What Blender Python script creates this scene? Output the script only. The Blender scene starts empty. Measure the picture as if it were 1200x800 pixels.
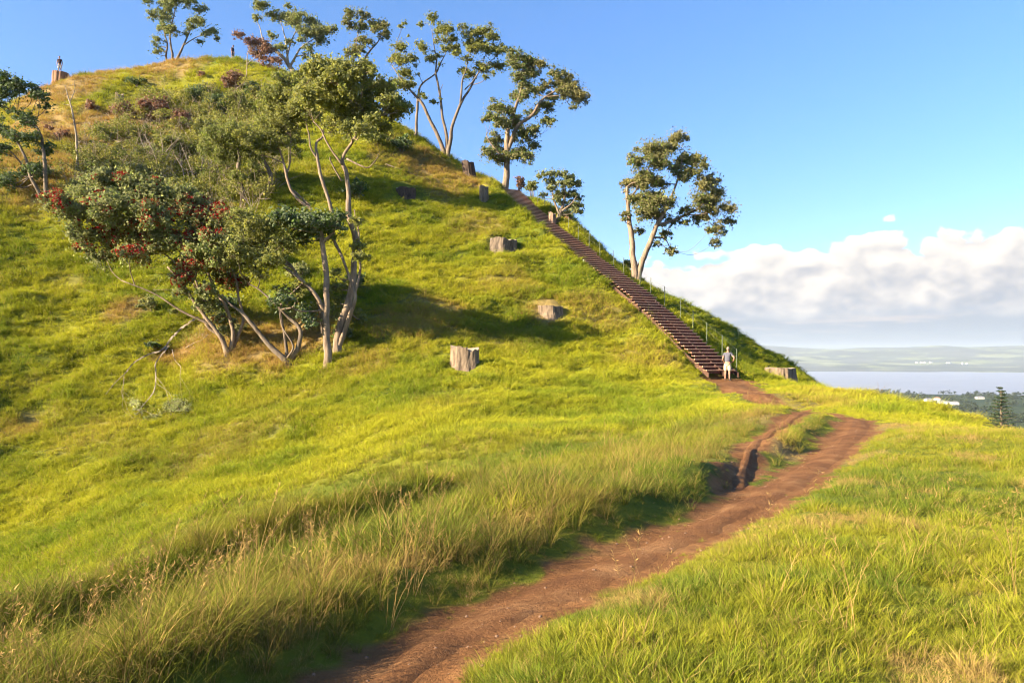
import bpy, math, random
import numpy as np
from mathutils import Vector

random.seed(11)
RNG = np.random.default_rng(11)
SC = bpy.context.scene
COL = SC.collection
F = 870.0          # focal length in photo pixels
HY = 422.0         # photo row of the horizon
SUN_AZ = math.radians(247.0)   # compass direction of the sun (from +Y, clockwise)
SUN_EL = math.radians(21.5)


def P(px, py, Y):
    return np.array([(px - 600.0) / F * Y, Y, (HY - py) / F * Y])


# ------------------------------------------------------------------ numpy noise
_perm = RNG.permutation(256)
_perm = np.concatenate([_perm, _perm, _perm])
_val = RNG.random(256) * 2 - 1


def vnoise(x, y):
    xi = np.floor(x).astype(int); yi = np.floor(y).astype(int)
    xf = x - xi; yf = y - yi
    u = xf * xf * xf * (xf * (xf * 6 - 15) + 10); v = yf * yf * yf * (yf * (yf * 6 - 15) + 10)
    xi &= 255; yi &= 255
    a = _val[_perm[_perm[xi] + yi]]; b = _val[_perm[_perm[xi + 1] + yi]]
    c = _val[_perm[_perm[xi] + yi + 1]]; d = _val[_perm[_perm[xi + 1] + yi + 1]]
    return (a * (1 - u) + b * u) * (1 - v) + (c * (1 - u) + d * u) * v


def fbm(x, y, oct=4, gain=0.5):
    s = 0; a = 1.0; t = 0
    for i in range(oct):
        s = s + a * vnoise(x * 2 ** i + 17.3 * i, y * 2 ** i - 9.1 * i); t += a; a *= gain
    return s / t


def sstep(a, b, x):
    t = np.clip((x - a) / (b - a), 0, 1)
    return t * t * (3 - 2 * t)


# ------------------------------------------------------------------ objects
def tag(o, label=None, cat=None, group=None, kind=None):
    if label: o['label'] = label
    if cat: o['category'] = cat
    if group: o['group'] = group
    if kind: o['kind'] = kind
    return o


def empty(name, loc=(0, 0, 0), **k):
    o = bpy.data.objects.new(name, None)
    o.empty_display_size = 0.3
    COL.objects.link(o); o.location = [float(c) for c in loc]
    return tag(o, **k)


def mesh_np(name, V, Fq, mats=(), parent=None, smooth=False, cols=None, midx=None, link=True):
    """V (n,3); Fq int array (m,3|4) or a list of such arrays; cols: dict name -> per-vertex (n,) or (n,3)."""
    me = bpy.data.meshes.new(name)
    V = np.asarray(V, dtype=np.float32)
    if parent is not None:
        V = V - np.array(parent.location, dtype=np.float32)
    groups = Fq if isinstance(Fq, list) and hasattr(Fq[0], 'shape') else [Fq]
    groups = [np.asarray(g, dtype=np.int32) for g in groups if len(g)]
    nl = sum(g.size for g in groups); nf = sum(len(g) for g in groups)
    me.vertices.add(len(V)); me.vertices.foreach_set('co', V.ravel())
    me.loops.add(nl); me.polygons.add(nf)
    me.loops.foreach_set('vertex_index', np.concatenate([g.ravel() for g in groups]))
    tot = np.concatenate([np.full(len(g), g.shape[1], dtype=np.int32) for g in groups])
    st = np.concatenate([[0], np.cumsum(tot)[:-1]]).astype(np.int32)
    me.polygons.foreach_set('loop_start', st)
    me.polygons.foreach_set('loop_total', tot)
    if midx is not None:
        me.polygons.foreach_set('material_index', np.asarray(midx, dtype=np.int32))
    me.polygons.foreach_set('use_smooth', np.full(nf, smooth, dtype=bool))
    for m in mats: me.materials.append(m)
    if cols:
        for k, c in cols.items():
            c = np.asarray(c, dtype=np.float32)
            if c.ndim == 1:
                at = me.attributes.new(k, 'FLOAT', 'POINT'); at.data.foreach_set('value', c)
            else:
                at = me.attributes.new(k, 'FLOAT_VECTOR', 'POINT'); at.data.foreach_set('vector', c.ravel())
    me.update(calc_edges=True)
    me.validate()
    o = bpy.data.objects.new(name, me)
    if link: COL.objects.link(o)
    if parent is not None: o.parent = parent
    return o


class MB:
    """collects tubes, boxes and loose faces, then links them as one mesh"""
    def __init__(s): s.v = []; s.q = []; s.t = []; s.n = 0; s.c = []
    def add(s, V, Q=(), T=(), c=0.0):
        V = np.asarray(V, float)
        s.v.append(V)
        if len(Q): s.q.append(np.asarray(Q) + s.n)
        if len(T): s.t.append(np.asarray(T) + s.n)
        s.c.append(np.full(len(V), c) if np.isscalar(c) else np.asarray(c)); s.n += len(V)
    def box(s, ctr, size, R=None, c=0.0, bev=0.0):
        hx, hy, hz = [q / 2 for q in size]
        V = np.array([[x, y, z] for z in (-hz, hz) for y in (-hy, hy) for x in (-hx, hx)])
        if R is not None: V = V @ np.asarray(R).T
        s.add(V + np.asarray(ctr), [[0, 2, 3, 1], [4, 5, 7, 6], [0, 1, 5, 4], [2, 6, 7, 3], [0, 4, 6, 2], [1, 3, 7, 5]], c=c)
    def tube(s, pts, rad, n=6, cap=True, c=0.0, jit=0.0):
        pts = np.asarray(pts, float); rad = np.asarray(rad, float) * np.ones(len(pts))
        m = len(pts)
        T = np.gradient(pts, axis=0); T /= np.linalg.norm(T, axis=1)[:, None] + 1e-9
        up = np.array([0.13, 0.97, 0.2]) if abs(T[0][1]) < 0.8 else np.array([1.0, 0.1, 0.1])
        V = []
        for i in range(m):
            a = np.cross(T[i], up); a /= np.linalg.norm(a) + 1e-9
            b = np.cross(T[i], a); up = np.cross(a, T[i]); up /= np.linalg.norm(up) + 1e-9
            th = np.arange(n) * 2 * np.pi / n
            rr = rad[i] * (1 + (RNG.random(n) - .5) * jit)
            V.append(pts[i] + np.outer(np.cos(th) * rr, a) + np.outer(np.sin(th) * rr, b))
        V = np.concatenate(V)
        Q = []
        for i in range(m - 1):
            for j in range(n):
                k = (j + 1) % n
                Q.append([i * n + j, i * n + k, (i + 1) * n + k, (i + 1) * n + j])
        Tt = []
        if cap:
            V = np.vstack([V, pts[0], pts[-1]])
            for j in range(n):
                k = (j + 1) % n
                Tt.append([k, j, m * n]); Tt.append([(m - 1) * n + j, (m - 1) * n + k, m * n + 1])
        s.add(V, Q, Tt, c)
    def build(s, name, mat, parent=None, smooth=False, link=True):
        V = np.concatenate(s.v)
        G = []
        if s.q: G.append(np.concatenate(s.q))
        if s.t: G.append(np.concatenate(s.t))
        return mesh_np(name, V, G, [mat] if not isinstance(mat, (list, tuple)) else mat, parent, smooth,
                       {'tint': np.concatenate(s.c)}, link=link)


def spline(pts, k=4):
    """Catmull-Rom through control rows (any columns)"""
    p = np.asarray(pts, float)
    if len(p) < 3: 
        t = np.linspace(0, 1, k + 1)[:, None]
        return p[0] * (1 - t) + p[-1] * t
    q = np.vstack([2 * p[0] - p[1], p, 2 * p[-1] - p[-2]])
    out = []
    for i in range(1, len(q) - 2):
        for j in range(k):
            t = j / k
            out.append(.5 * ((2 * q[i]) + (-q[i - 1] + q[i + 1]) * t + (2 * q[i - 1] - 5 * q[i] + 4 * q[i + 1] - q[i + 2]) * t * t
                             + (-q[i - 1] + 3 * q[i] - 3 * q[i + 1] + q[i + 2]) * t ** 3))
    out.append(p[-1])
    return np.array(out)


# ------------------------------------------------------------------ materials
def new_mat(name):
    m = bpy.data.materials.new(name); m.use_nodes = True
    nt = m.node_tree; nt.nodes.clear()
    return m, nt, nt.nodes, nt.links


def nd(nt, t, **k):
    n = nt.nodes.new(t)
    ins = k.pop('ins', {})
    for a, b in k.items(): setattr(n, a, b)
    for a, b in ins.items():
        if hasattr(b, 'is_linked') or hasattr(b, 'links'): nt.links.new(b, n.inputs[a])
        else: n.inputs[a].default_value = b
    return n


def math_(nt, op, a, b=None, c=None, clamp=False):
    n = nt.nodes.new('ShaderNodeMath'); n.operation = op; n.use_clamp = clamp
    for i, x in enumerate((a, b, c)):
        if x is None: continue
        if hasattr(x, 'links'): nt.links.new(x, n.inputs[i])
        else: n.inputs[i].default_value = x
    return n.outputs[0]


def ramp(nt, fac, stops, interp='LINEAR'):
    n = nt.nodes.new('ShaderNodeValToRGB'); n.color_ramp.interpolation = interp
    el = n.color_ramp.elements
    while len(el) < len(stops): el.new(0.5)
    for e, (p, c) in zip(el, stops): e.position = p; e.color = (*c, 1)
    nt.links.new(fac, n.inputs[0]); return n.outputs[0]


def mixc(nt, fac, a, b, mode='MIX'):
    n = nt.nodes.new('ShaderNodeMix'); n.data_type = 'RGBA'; n.blend_type = mode
    for i, x in ((0, fac), (6, a), (7, b)):
        if hasattr(x, 'links'): nt.links.new(x, n.inputs[i])
        else: n.inputs[i].default_value = x if i == 0 else (*x, 1)
    return n.outputs[2]


def attr(nt, name, typ='GEOMETRY'):
    n = nt.nodes.new('ShaderNodeAttribute'); n.attribute_name = name; n.attribute_type = typ
    return n


def simple_mat(name, col, rough=.8, var=.25, scale=8.0, bump=.3, use_tint=False, col2=None, metal=0, detail=4, spec=.3):
    """base colour broken up by noise in object space, with a bump"""
    m, nt, N, L = new_mat(name)
    tc = nd(nt, 'ShaderNodeTexCoord')
    no = nd(nt, 'ShaderNodeTexNoise', ins={'Vector': tc.outputs['Object'], 'Scale': scale, 'Detail': detail, 'Roughness': .65})
    c2 = col2 or tuple(x * (1 - var) for x in col); c1 = col if col2 else tuple(min(1, x * (1 + var)) for x in col)
    c = ramp(nt, no.outputs[0], [(.32, c2), (.68, c1)])
    if use_tint:
        a = attr(nt, 'tint')
        c = mixc(nt, 1.0, c, nd(nt, 'ShaderNodeHueSaturation', ins={'Color': (1, 1, 1, 1), 'Value': a.outputs['Fac']}).outputs[0], 'MULTIPLY')
    b = nd(nt, 'ShaderNodeBump', ins={'Strength': bump, 'Height': no.outputs[0], 'Distance': .05})
    p = nd(nt, 'ShaderNodeBsdfPrincipled', ins={'Base Color': c, 'Roughness': rough, 'Normal': b.outputs[0], 'Metallic': metal, 'Specular IOR Level': spec})
    o = nd(nt, 'ShaderNodeOutputMaterial', ins={'Surface': p.outputs[0]})
    return m
# ================================================================== the land
# control points of the hill: photo column, photo row, distance -> surface point
CP = [
    # left edge of the valley and hill face
    (-250, 660, 22), (-250, 500, 30), (-250, 400, 37), (-250, 260, 47), (-250, 170, 60),
    (0, 700, 20), (0, 640, 24), (0, 560, 29), (0, 500, 33), (0, 400, 40), (0, 300, 48), (0, 240, 53), (0, 165, 64), (5, 128, 75),
    (70, 99, 80), (70, 150, 68), (110, 230, 56),
    (100, 620, 23), (100, 500, 33), (100, 400, 41), (100, 320, 47.5),
    (200, 72, 86), (200, 90, 81), (200, 130, 75), (200, 200, 63), (200, 300, 50), (200, 400, 41.5), (200, 500, 33.5), (200, 570, 26), (200, 610, 20),
    (130, 82, 83), (270, 70, 86), (300, 74, 85), (300, 130, 75), (300, 200, 63), (300, 300, 50), (300, 400, 40.5), (300, 500, 31), (300, 570, 23),
    (345, 89, 82), (400, 108, 80), (430, 122, 78), (460, 140, 76), (490, 162, 73), (385, 200, 60), (385, 300, 49), (385, 425, 38), (385, 500, 29.5), (385, 550, 22.5),
    (440, 250, 56), (460, 400, 39), (460, 190, 64), (460, 330, 46),
    (525, 186, 70), (545, 200, 68.5), (590, 220, 67), (545, 240, 60), (545, 300, 51.5), (545, 350, 45), (545, 428, 36), (545, 470, 29), (545, 520, 20.5),
    (620, 290, 54), (620, 350, 46), (640, 430, 37), (640, 500, 24.5),
    (700, 400, 42), (700, 440, 36), (700, 480, 29), (700, 515, 21.5), (780, 430, 38.5), (780, 455, 33), (780, 485, 26),
    # the ridge that carries the stair
    (598, 223, 66.6), (650, 262, 59), (690, 300, 54), (760, 368, 46.5), (800, 404, 42.8), (838, 437, 39.5), (852, 438.5, 39),
    # right flank, up to where it turns out of sight
    (640, 240, 63), (700, 297, 57.5), (740, 325, 56), (800, 352, 54.5), (850, 386, 54), (900, 413, 54), (945, 441, 54), (860, 420, 45), (900, 438, 43), (905, 432, 46),
    (815, 385, 46.5), (780, 360, 49.5),
    # shoulder on the right
    (950, 452, 40), (1000, 465, 36), (1050, 477, 31), (1100, 493, 27), (1150, 509, 22.5), (1200, 527, 19), (1300, 560, 16),
    (1080, 499, 22), (1000, 473, 30),
    # the path
    (875, 462, 31), (905, 473, 26), (955, 485, 22.3), (995, 501, 18.4), (980, 521, 14.6), (925, 561, 10.4), (850, 601, 8.1),
    (730, 651, 6.3), (617, 701, 5.2), (505, 751, 4.4), (435, 801, 3.8),
    (800, 505, 21), (740, 540, 15.5),
]
pts = [P(*c) for c in CP]
# plain points (x, y, z): near ground, flanks, the far side of the hill
pts += [np.array(p, float) for p in [
    (0, 0, -1.6), (0, -8, -1.5), (3, 2, -1.58), (6, 5, -1.52), (9, 9, -1.58), (12, 13, -1.68), (6, 9, -1.56), (3, -10, -1.5),
    (-2.2, 3.5, -1.85), (-3.4, 5.5, -2.45), (-1.84, 8, -2.15), (-4.2, 8, -2.8), (0, 11, -2.05), (-2.5, 11.5, -2.75), (0.2, 13.2, -2.35), (-5, 3.5, -2.4), (-7, 8, -3.9), (-4.5, 14, -4.0),
    (-9, 6, -4.2), (-9, 12, -5.3), (-6, 16, -4.6), (-14, 10, -6.6), (-14, 17, -6.9), (-22, 14, -8.5),
    (1.5, 15.5, -2.05), (-1.5, 17, -3.0), (20, 16, -6), (24, 26, -7), (26, 38, -8), (16, 6, -4), (28, 50, -8), (34, 60, -14), (18, -5, -6),
    (14, 66, 2.5), (7, 74, 8), (22, 70, -4), (0, 82, 14), (-12, 90, 20), (-22, 100, 20), (-40, 104, 18), (-60, 98, 18), (-72, 84, 14), (-70, 66, 8), (-58, 78, 24),
    (-55, 60, 11), (12, 84, -2), (0, 104, 0), (-30, 92, 30), (-14, 82, 24), (-46, 92, 28), (-50, 40, -6), (-40, 25, -9), (-70, 50, -4), (-12, -12, -7), (-20, 0, -9)]]
CPT = np.array(pts)


def base_h(x, y):
    d = np.hypot((x + 34) * .9, y - 78)
    cone = 36 - .62 * (np.sqrt(d * d + 120) - 6)
    lat = np.abs(x - (.5 + y * .22) - np.where(y < 0, 0, 0))
    ridge = -1.5 - .5 * np.maximum(0, np.sqrt((lat / 1.0) ** 2 + 30) - 9) - .3 * np.maximum(0, -y - 25)
    ridge = np.where(y > 45, ridge - (y - 45) * .4, ridge)
    k = 2.5
    m = np.maximum(cone, ridge)
    return m + np.log(np.exp(np.clip((cone - m) / k, -30, 0)) + np.exp(np.clip((ridge - m) / k, -30, 0))) * k * .4


_l = 11.0


def _ker(ax, ay, bx, by):
    # distances shrink close to the viewer: near ground needs finer control than the hill
    r2 = (ax - bx) ** 2 + (ay - by) ** 2
    r = np.sqrt(r2) / _l
    return (1 + np.sqrt(3) * r) * np.exp(-np.sqrt(3) * r)


_K = _ker(CPT[:, 0][:, None], CPT[:, 1][:, None], CPT[:, 0][None], CPT[:, 1][None])
_near = np.hypot(CPT[:, 0], CPT[:, 1])
_w = np.linalg.solve(_K + np.diag(.0004 + .0015 * np.clip(_near / 60, 0, 1)), CPT[:, 2] - base_h(CPT[:, 0], CPT[:, 1]))

PATH = np.array([(-1.7, 2.2), (-.72, 3.8), (-.48, 4.4), (.1, 5.2), (.94, 6.3), (2.33, 8.1), (3.9, 10.4), (6.4, 14.6), (8.3, 18.0),
                 (9.6, 21.0), (9.5, 24.0), (9.3, 27.5), (9.8, 31), (10.6, 35), (11.05, 38.6)])
PATHW = np.array([.36, .36, .37, .38, .39, .37, .38, .42, .46, .42, .42, .6, .75, .95, 1.05])
BRANCH = np.array([(2.9, 9.6), (3.8, 12.0), (4.8, 14.6), (6.2, 17.5), (7.9, 20.6), (9.3, 23.0)])
BRANW = np.array([.22, .16, .17, .2, .25, .35])
_pp = spline(np.column_stack([PATH, PATHW]), 8)
_pp = np.vstack([[-4.5, -3, .42], [-3.0, 0, .42], _pp])
_pb = spline(np.column_stack([BRANCH, BRANW]), 6)


def seg_dist(x, y, pl):
    """signed distance to a polyline (positive = right of its direction) minus nothing; also its half width"""
    best = np.full(np.shape(x), 1e9); sg = np.zeros(np.shape(x)); w = np.zeros(np.shape(x)); tt = np.zeros(np.shape(x))
    for i in range(len(pl) - 1):
        ax, ay, aw = pl[i]; bx, by, bw = pl[i + 1]
        dx, dy = bx - ax, by - ay; L2 = dx * dx + dy * dy
        t = np.clip(((x - ax) * dx + (y - ay) * dy) / L2, 0, 1)
        d = np.hypot(x - ax - t * dx, y - ay - t * dy)
        s = np.sign((x - ax) * dy - (y - ay) * dx)
        m = d < best
        best = np.where(m, d, best); sg = np.where(m, s, sg); w = np.where(m, aw + t * (bw - aw), w); tt = np.where(m, i + t, tt)
    return best * np.where(sg == 0, 1, sg), w, tt


STAIR0 = np.array([11.25, 39.6, -0.72]); STAIR1 = np.array([-0.2, 67.0, 15.3])
SDIR = (STAIR1 - STAIR0)[:2]; SLEN = np.linalg.norm(SDIR); SDIR = SDIR / SLEN
SNRM = np.array([SDIR[1], -SDIR[0]])       # to the right when climbing
NSTEP = 84


def stair_curve(t):
    """height of the stair line at distance t from its foot"""
    q = np.clip(t / SLEN, 0, 1)
    return STAIR0[2] + (STAIR1[2] - STAIR0[2]) * q - 0.5 * np.sin(q * np.pi) * 0


def stair_off(t):
    return .42 * np.sin(t / SLEN * 6.0) * sstep(0, 6, t) * sstep(SLEN, SLEN - 5, t)


def smooth_h(x, y):
    x = np.asarray(x, float); y = np.asarray(y, float)
    sh = x.shape; xr = x.ravel(); yr = y.ravel()
    out = base_h(xr, yr)
    for i in range(0, len(xr), 200000):
        sl = slice(i, i + 200000)
        out[sl] += _ker(xr[sl][:, None], yr[sl][:, None], CPT[:, 0][None], CPT[:, 1][None]) @ _w
    return out.reshape(sh)


def hgt(x, y, rough=True):
    x = np.asarray(x, float); y = np.asarray(y, float)
    z = smooth_h(x, y)
    d, w, t = seg_dist(x, y, _pp); db, wb, tb = seg_dist(x, y, _pb)
    r = np.hypot(x, y)
    ad = np.minimum(np.abs(d) - w, np.abs(db) - wb)      # distance outside the trodden ground
    if rough:
        amp = sstep(.1, 2.0, ad)
        far = sstep(14, 34, r)
        z = z + amp * ((.05 + .26 * far) * fbm(x / 2.6, y / 2.6, 3) + (.05 + .10 * far) * fbm(x / .8 + 7, y / .8, 3))
        z = z + far * .5 * fbm(x / 7 + 3, y / 7, 2)
        # terracettes: narrow treads that sheep and slipping soil leave across steep grass
        tr = vnoise(z * 1.1 + fbm(x / 5, y / 5, 2) * 3, x / 7 + 40)
        z = z + far * .22 * tr
    # bank on the left of the path, soil worn down along the path
    nearp = sstep(24, 12, y)
    left = (d < 0)
    bank = np.where(left, .30 * sstep(.12, .7, -d - w) * sstep(4.2, 2.0, -d - w), .10 * sstep(.1, .7, d - w) * sstep(3, 1.2, d - w)) * nearp * sstep(-6, 0, y)
    u = np.where(left, -d - w, -9) + .35 * fbm(x / 1.7 + 50, y / 1.7, 2)
    fur = sstep(15, 10, y) * sstep(0, 3, y) * sstep(.6, 1.8, np.abs(db) - wb)
    z = z + fur * (.60 * np.exp(-((u - 4.3) / .7) ** 2) - .40 * np.exp(-((u - 3.1) / .6) ** 2))
    z = z + bank * (1 + .5 * fbm(x / 1.3, y / 1.3, 2))
    z = z - .06 * sstep(.35, -.12, ad) * sstep(46, 40, y)
    # the bank above the braided stretch
    dd = np.hypot(x - 4.3, y - 16.2); z = z + .10 * np.exp(-(dd / 2.2) ** 2) * sstep(.1, .7, ad)
    dd = np.hypot(x - 8.2, y - 24.6); z = z + .22 * np.exp(-(dd / 2.0) ** 2) * sstep(.0, .6, ad)
    # the trench cut for the stair
    rx = x - STAIR0[0]; ry = y - STAIR0[1]
    a = rx * SDIR[0] + ry * SDIR[1]; b = rx * SNRM[0] + ry * SNRM[1] - stair_off(a)
    inside = sstep(-.6, .3, a) * sstep(SLEN + .8, SLEN - .2, a)
    zs = stair_curve(a) - .28
    wcut = sstep(1.75, 1.0, np.abs(b)) * inside
    z = z + np.where(b < 0, 1, .15) * .45 * np.exp(-((np.abs(b) - 2.1) / .9) ** 2) * inside * sstep(3, 10, a)
    z = z * (1 - wcut) + zs * wcut
    return z


def ground(x, y, rough=True):
    """the whole land, out to the shore"""
    z = hgt(x, y, rough)
    r = np.hypot(x - 0, y - 20)
    plain = -93 + 3.0 * fbm(x / 420 + 5, y / 420, 3) + 1.0 * fbm(x / 90, y / 90, 2)
    shore = sstep(2500, 2350, r + 160 * fbm(x / 500, y / 500 + 9, 3) + sstep(300, 1500, x) * 60)
    plain = -104 + (plain + 104) * shore
    f = sstep(75, 230, r - 35)
    f2 = sstep(95, 230, r)
    ff = np.clip(.5 * f + .5 * f2, 0, 1)
    z2 = np.maximum(z, -40 - 0 * z)
    return z2 * (1 - ff) + plain * ff


def hit(px, py, y0=2.0, y1=110.0):
    """distance at which the view line through a photo pixel meets the land"""
    Y = np.concatenate([np.arange(y0, 20, .05), np.arange(20, y1, .15)])
    x = (px - 600) / F * Y; z = (HY - py) / F * Y
    g = ground(x, Y)
    i = np.argmax(g >= z)
    if not (g >= z).any():
        j = Y > 30; return float(Y[j][np.argmin((z - g)[j])])
    return float(Y[i])


def build_ground(mat):
    fine = np.radians(np.arange(-46, 46.01, .16)); 
    side = np.radians(np.concatenate([np.arange(-180, -46, 2.0)])); side2 = np.radians(np.arange(48, 180, 2.0))
    ang = np.concatenate([side, fine, side2])
    r = [0.35]
    while r[-1] < 2700:
        q = r[-1]
        r.append(q * (1.010 if q < 22 else (1.0075 if q < 100 else 1.035)) + (.008 if q < 22 else 0))
    r = np.array(r)
    A, R = np.meshgrid(ang, r)
    X = R * np.sin(A); Y = R * np.cos(A)
    Z = ground(X, Y)
    n = len(ang); m = len(r)
    V = np.stack([X, Y, Z], -1).reshape(-1, 3)
    i, j = np.meshgrid(np.arange(m - 1), np.arange(n), indexing='ij')
    k = (j + 1) % n
    Q = np.stack([i * n + j, (i + 1) * n + j, (i + 1) * n + k, i * n + k], -1).reshape(-1, 4)
    Q = Q[:, ::-1]
    V = np.vstack([V, [0, 0, float(ground(np.array(0.), np.array(0.)))]])
    T = np.array([[j, (j + 1) % n, len(V) - 1] for j in range(n)])
    dry, lush = zones(V[:, 0], V[:, 1], V[:, 2])
    soil = soil_mask(V[:, 0], V[:, 1])
    o = mesh_np('ground', V, [Q, T], [mat], smooth=True, cols={'dry': dry, 'lush': lush, 'soil': soil})
    tag(o, kind='structure')
    print('ground verts', len(V))
    return o


# patches of dry, tan growth: photo column, row, radius in metres, strength
DRYP = [(130, 84, 3.5, .9), (95, 100, 3.5, .9), (200, 76, 4.5, .9), (60, 110, 5, .9), (40, 150, 7, .9), (100, 150, 7, .9), (60, 190, 6, .8), (170, 170, 5, .5), (40, 225, 3, .8), (180, 150, 4, 1),
        (500, 195, 5, .8), (530, 205, 4, .8), (460, 185, 3, .5), (515, 220, 3, .6), (560, 270, 3, .45), (600, 330, 3, .4), (480, 380, 3.0, .7), (500, 365, 3, .6), (300, 405, 3.5, .9), (350, 400, 3, .9), (250, 395, 3, .8), (430, 420, 2, .5),
        (700, 370, 3, .5), (640, 365, 1.6, .8), (590, 395, 3, .3), (780, 425, 1.5, .5), (740, 425, 2, .4), (145, 362, 1.4, .8), (20, 505, 1.6, .5), (120, 505, 2.5, .35), (270, 520, 3, .4), (330, 470, 2.5, .25),
        (880, 490, 1.5, .7), (915, 520, 1.0, .9), (950, 470, 3, .5), (1010, 462, 3, .4), (1050, 500, 1.3, .8), (990, 540, .8, .6), (860, 640, .35, .5), (760, 540, 1, .4)]
_dz = None


def zones(x, y, z):
    """dry (tan) and lush (deep green, plus painted flank shade) cover, 0..1, fixed to the land"""
    global _dz
    if _dz is None:
        _dz = []
        for px, py, rad, s in DRYP:
            Y = hit(px, py)
            if Y is None: continue
            _dz.append(((px - 600) / F * Y, Y, rad, s))
    dry = np.zeros(np.shape(x))
    for cx, cy, rad, s in _dz:
        q = np.hypot(x - cx, y - cy) / rad + .35 * fbm(x / 1.5, y / 1.5, 2)
        dry = np.maximum(dry, s * sstep(1.15, .35, q))
    n = fbm(x / 3.1 + 11, y / 3.1, 3)
    dry = np.clip(dry + .25 * sstep(.25, .6, n), 0, 1)
    n2 = fbm(x / 4.2 - 7, y / 3.0 + 3, 3)
    lush = np.clip(.5 + 1.1 * n2, 0, 1)
    flank = sstep(-1, 4, (x - STAIR0[0]) * SNRM[0] + (y - STAIR0[1]) * SNRM[1] - 1.5) * sstep(44, 50, y)
    lush = np.clip(lush + .8 * flank, 0, 1); dry = dry * (1 - .85 * flank)  # flank shade put into the cover colour: deeper green, less tan
    return dry, lush


def path_dist(x, y):
    d, w, t = seg_dist(x, y, _pp); db, wb, tb = seg_dist(x, y, _pb)
    return np.minimum(np.abs(d) - w, np.abs(db) - wb)


def soil_mask(x, y):
    """bare earth showing along the path edges and between its two strands"""
    ad = path_dist(x, y)
    m = sstep(.20, .0, ad + .35 * fbm(x / .5 + 3, y / .5, 3))
    for cx, cy, r_ in ((7.3, 19.4, .4), (11.4, 38.0, 1.6), (12.2, 39.2, 1.3)):
        m = np.maximum(m, sstep(1.2, .5, np.hypot(x - cx, y - cy) / r_ + .4 * fbm(x / .6, y / .6, 2)))
    return m * (y < 45)


def path_sheet(name, pl, mat, lift=.03):
    pl = np.array(pl); cp = spline(pl, 5)
    T = np.gradient(cp[:, :2], axis=0); T /= np.linalg.norm(T, axis=1)[:, None]
    Nn = np.column_stack([T[:, 1], -T[:, 0]])
    s = np.concatenate([[0], np.cumsum(np.hypot(*np.diff(cp[:, :2], axis=0).T))])
    K = 25
    rows = []
    for i in range(len(cp)):
        u = np.linspace(-1, 1, K)
        wl = cp[i, 2] * (.98 + .5 * float(fbm(np.array(s[i] * 1.3), np.array(4.), 3))); wr = cp[i, 2] * (.95 + .5 * float(fbm(np.array(s[i] * 1.3), np.array(14.), 3)))
        w = np.where(u < 0, wl, wr)
        rows.append(cp[i, :2] + Nn[i] * (u * w)[:, None])
    XY = np.concatenate(rows); x, y = XY.T
    z = ground(x, y)
    edge = np.tile(np.abs(np.linspace(-1, 1, K)), len(cp))
    se = np.repeat(sstep(0, .8, s) * sstep(0, .8, s[-1] - s), K)
    z = z + (lift + .05) * se - .05 - .052 * sstep(.15, 1, edge) + .012 * fbm(x / .25, y / .25, 3) + .012 * fbm(x / .9, y / .9, 2)
    i, j = np.meshgrid(np.arange(len(cp) - 1), np.arange(K - 1), indexing='ij')
    Q = np.stack([i * K + j, i * K + j + 1, (i + 1) * K + j + 1, (i + 1) * K + j], -1).reshape(-1, 4)
    o = mesh_np(name, np.column_stack([x, y, z]), Q, [mat], smooth=True)
    return tag(o, kind='structure')
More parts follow.
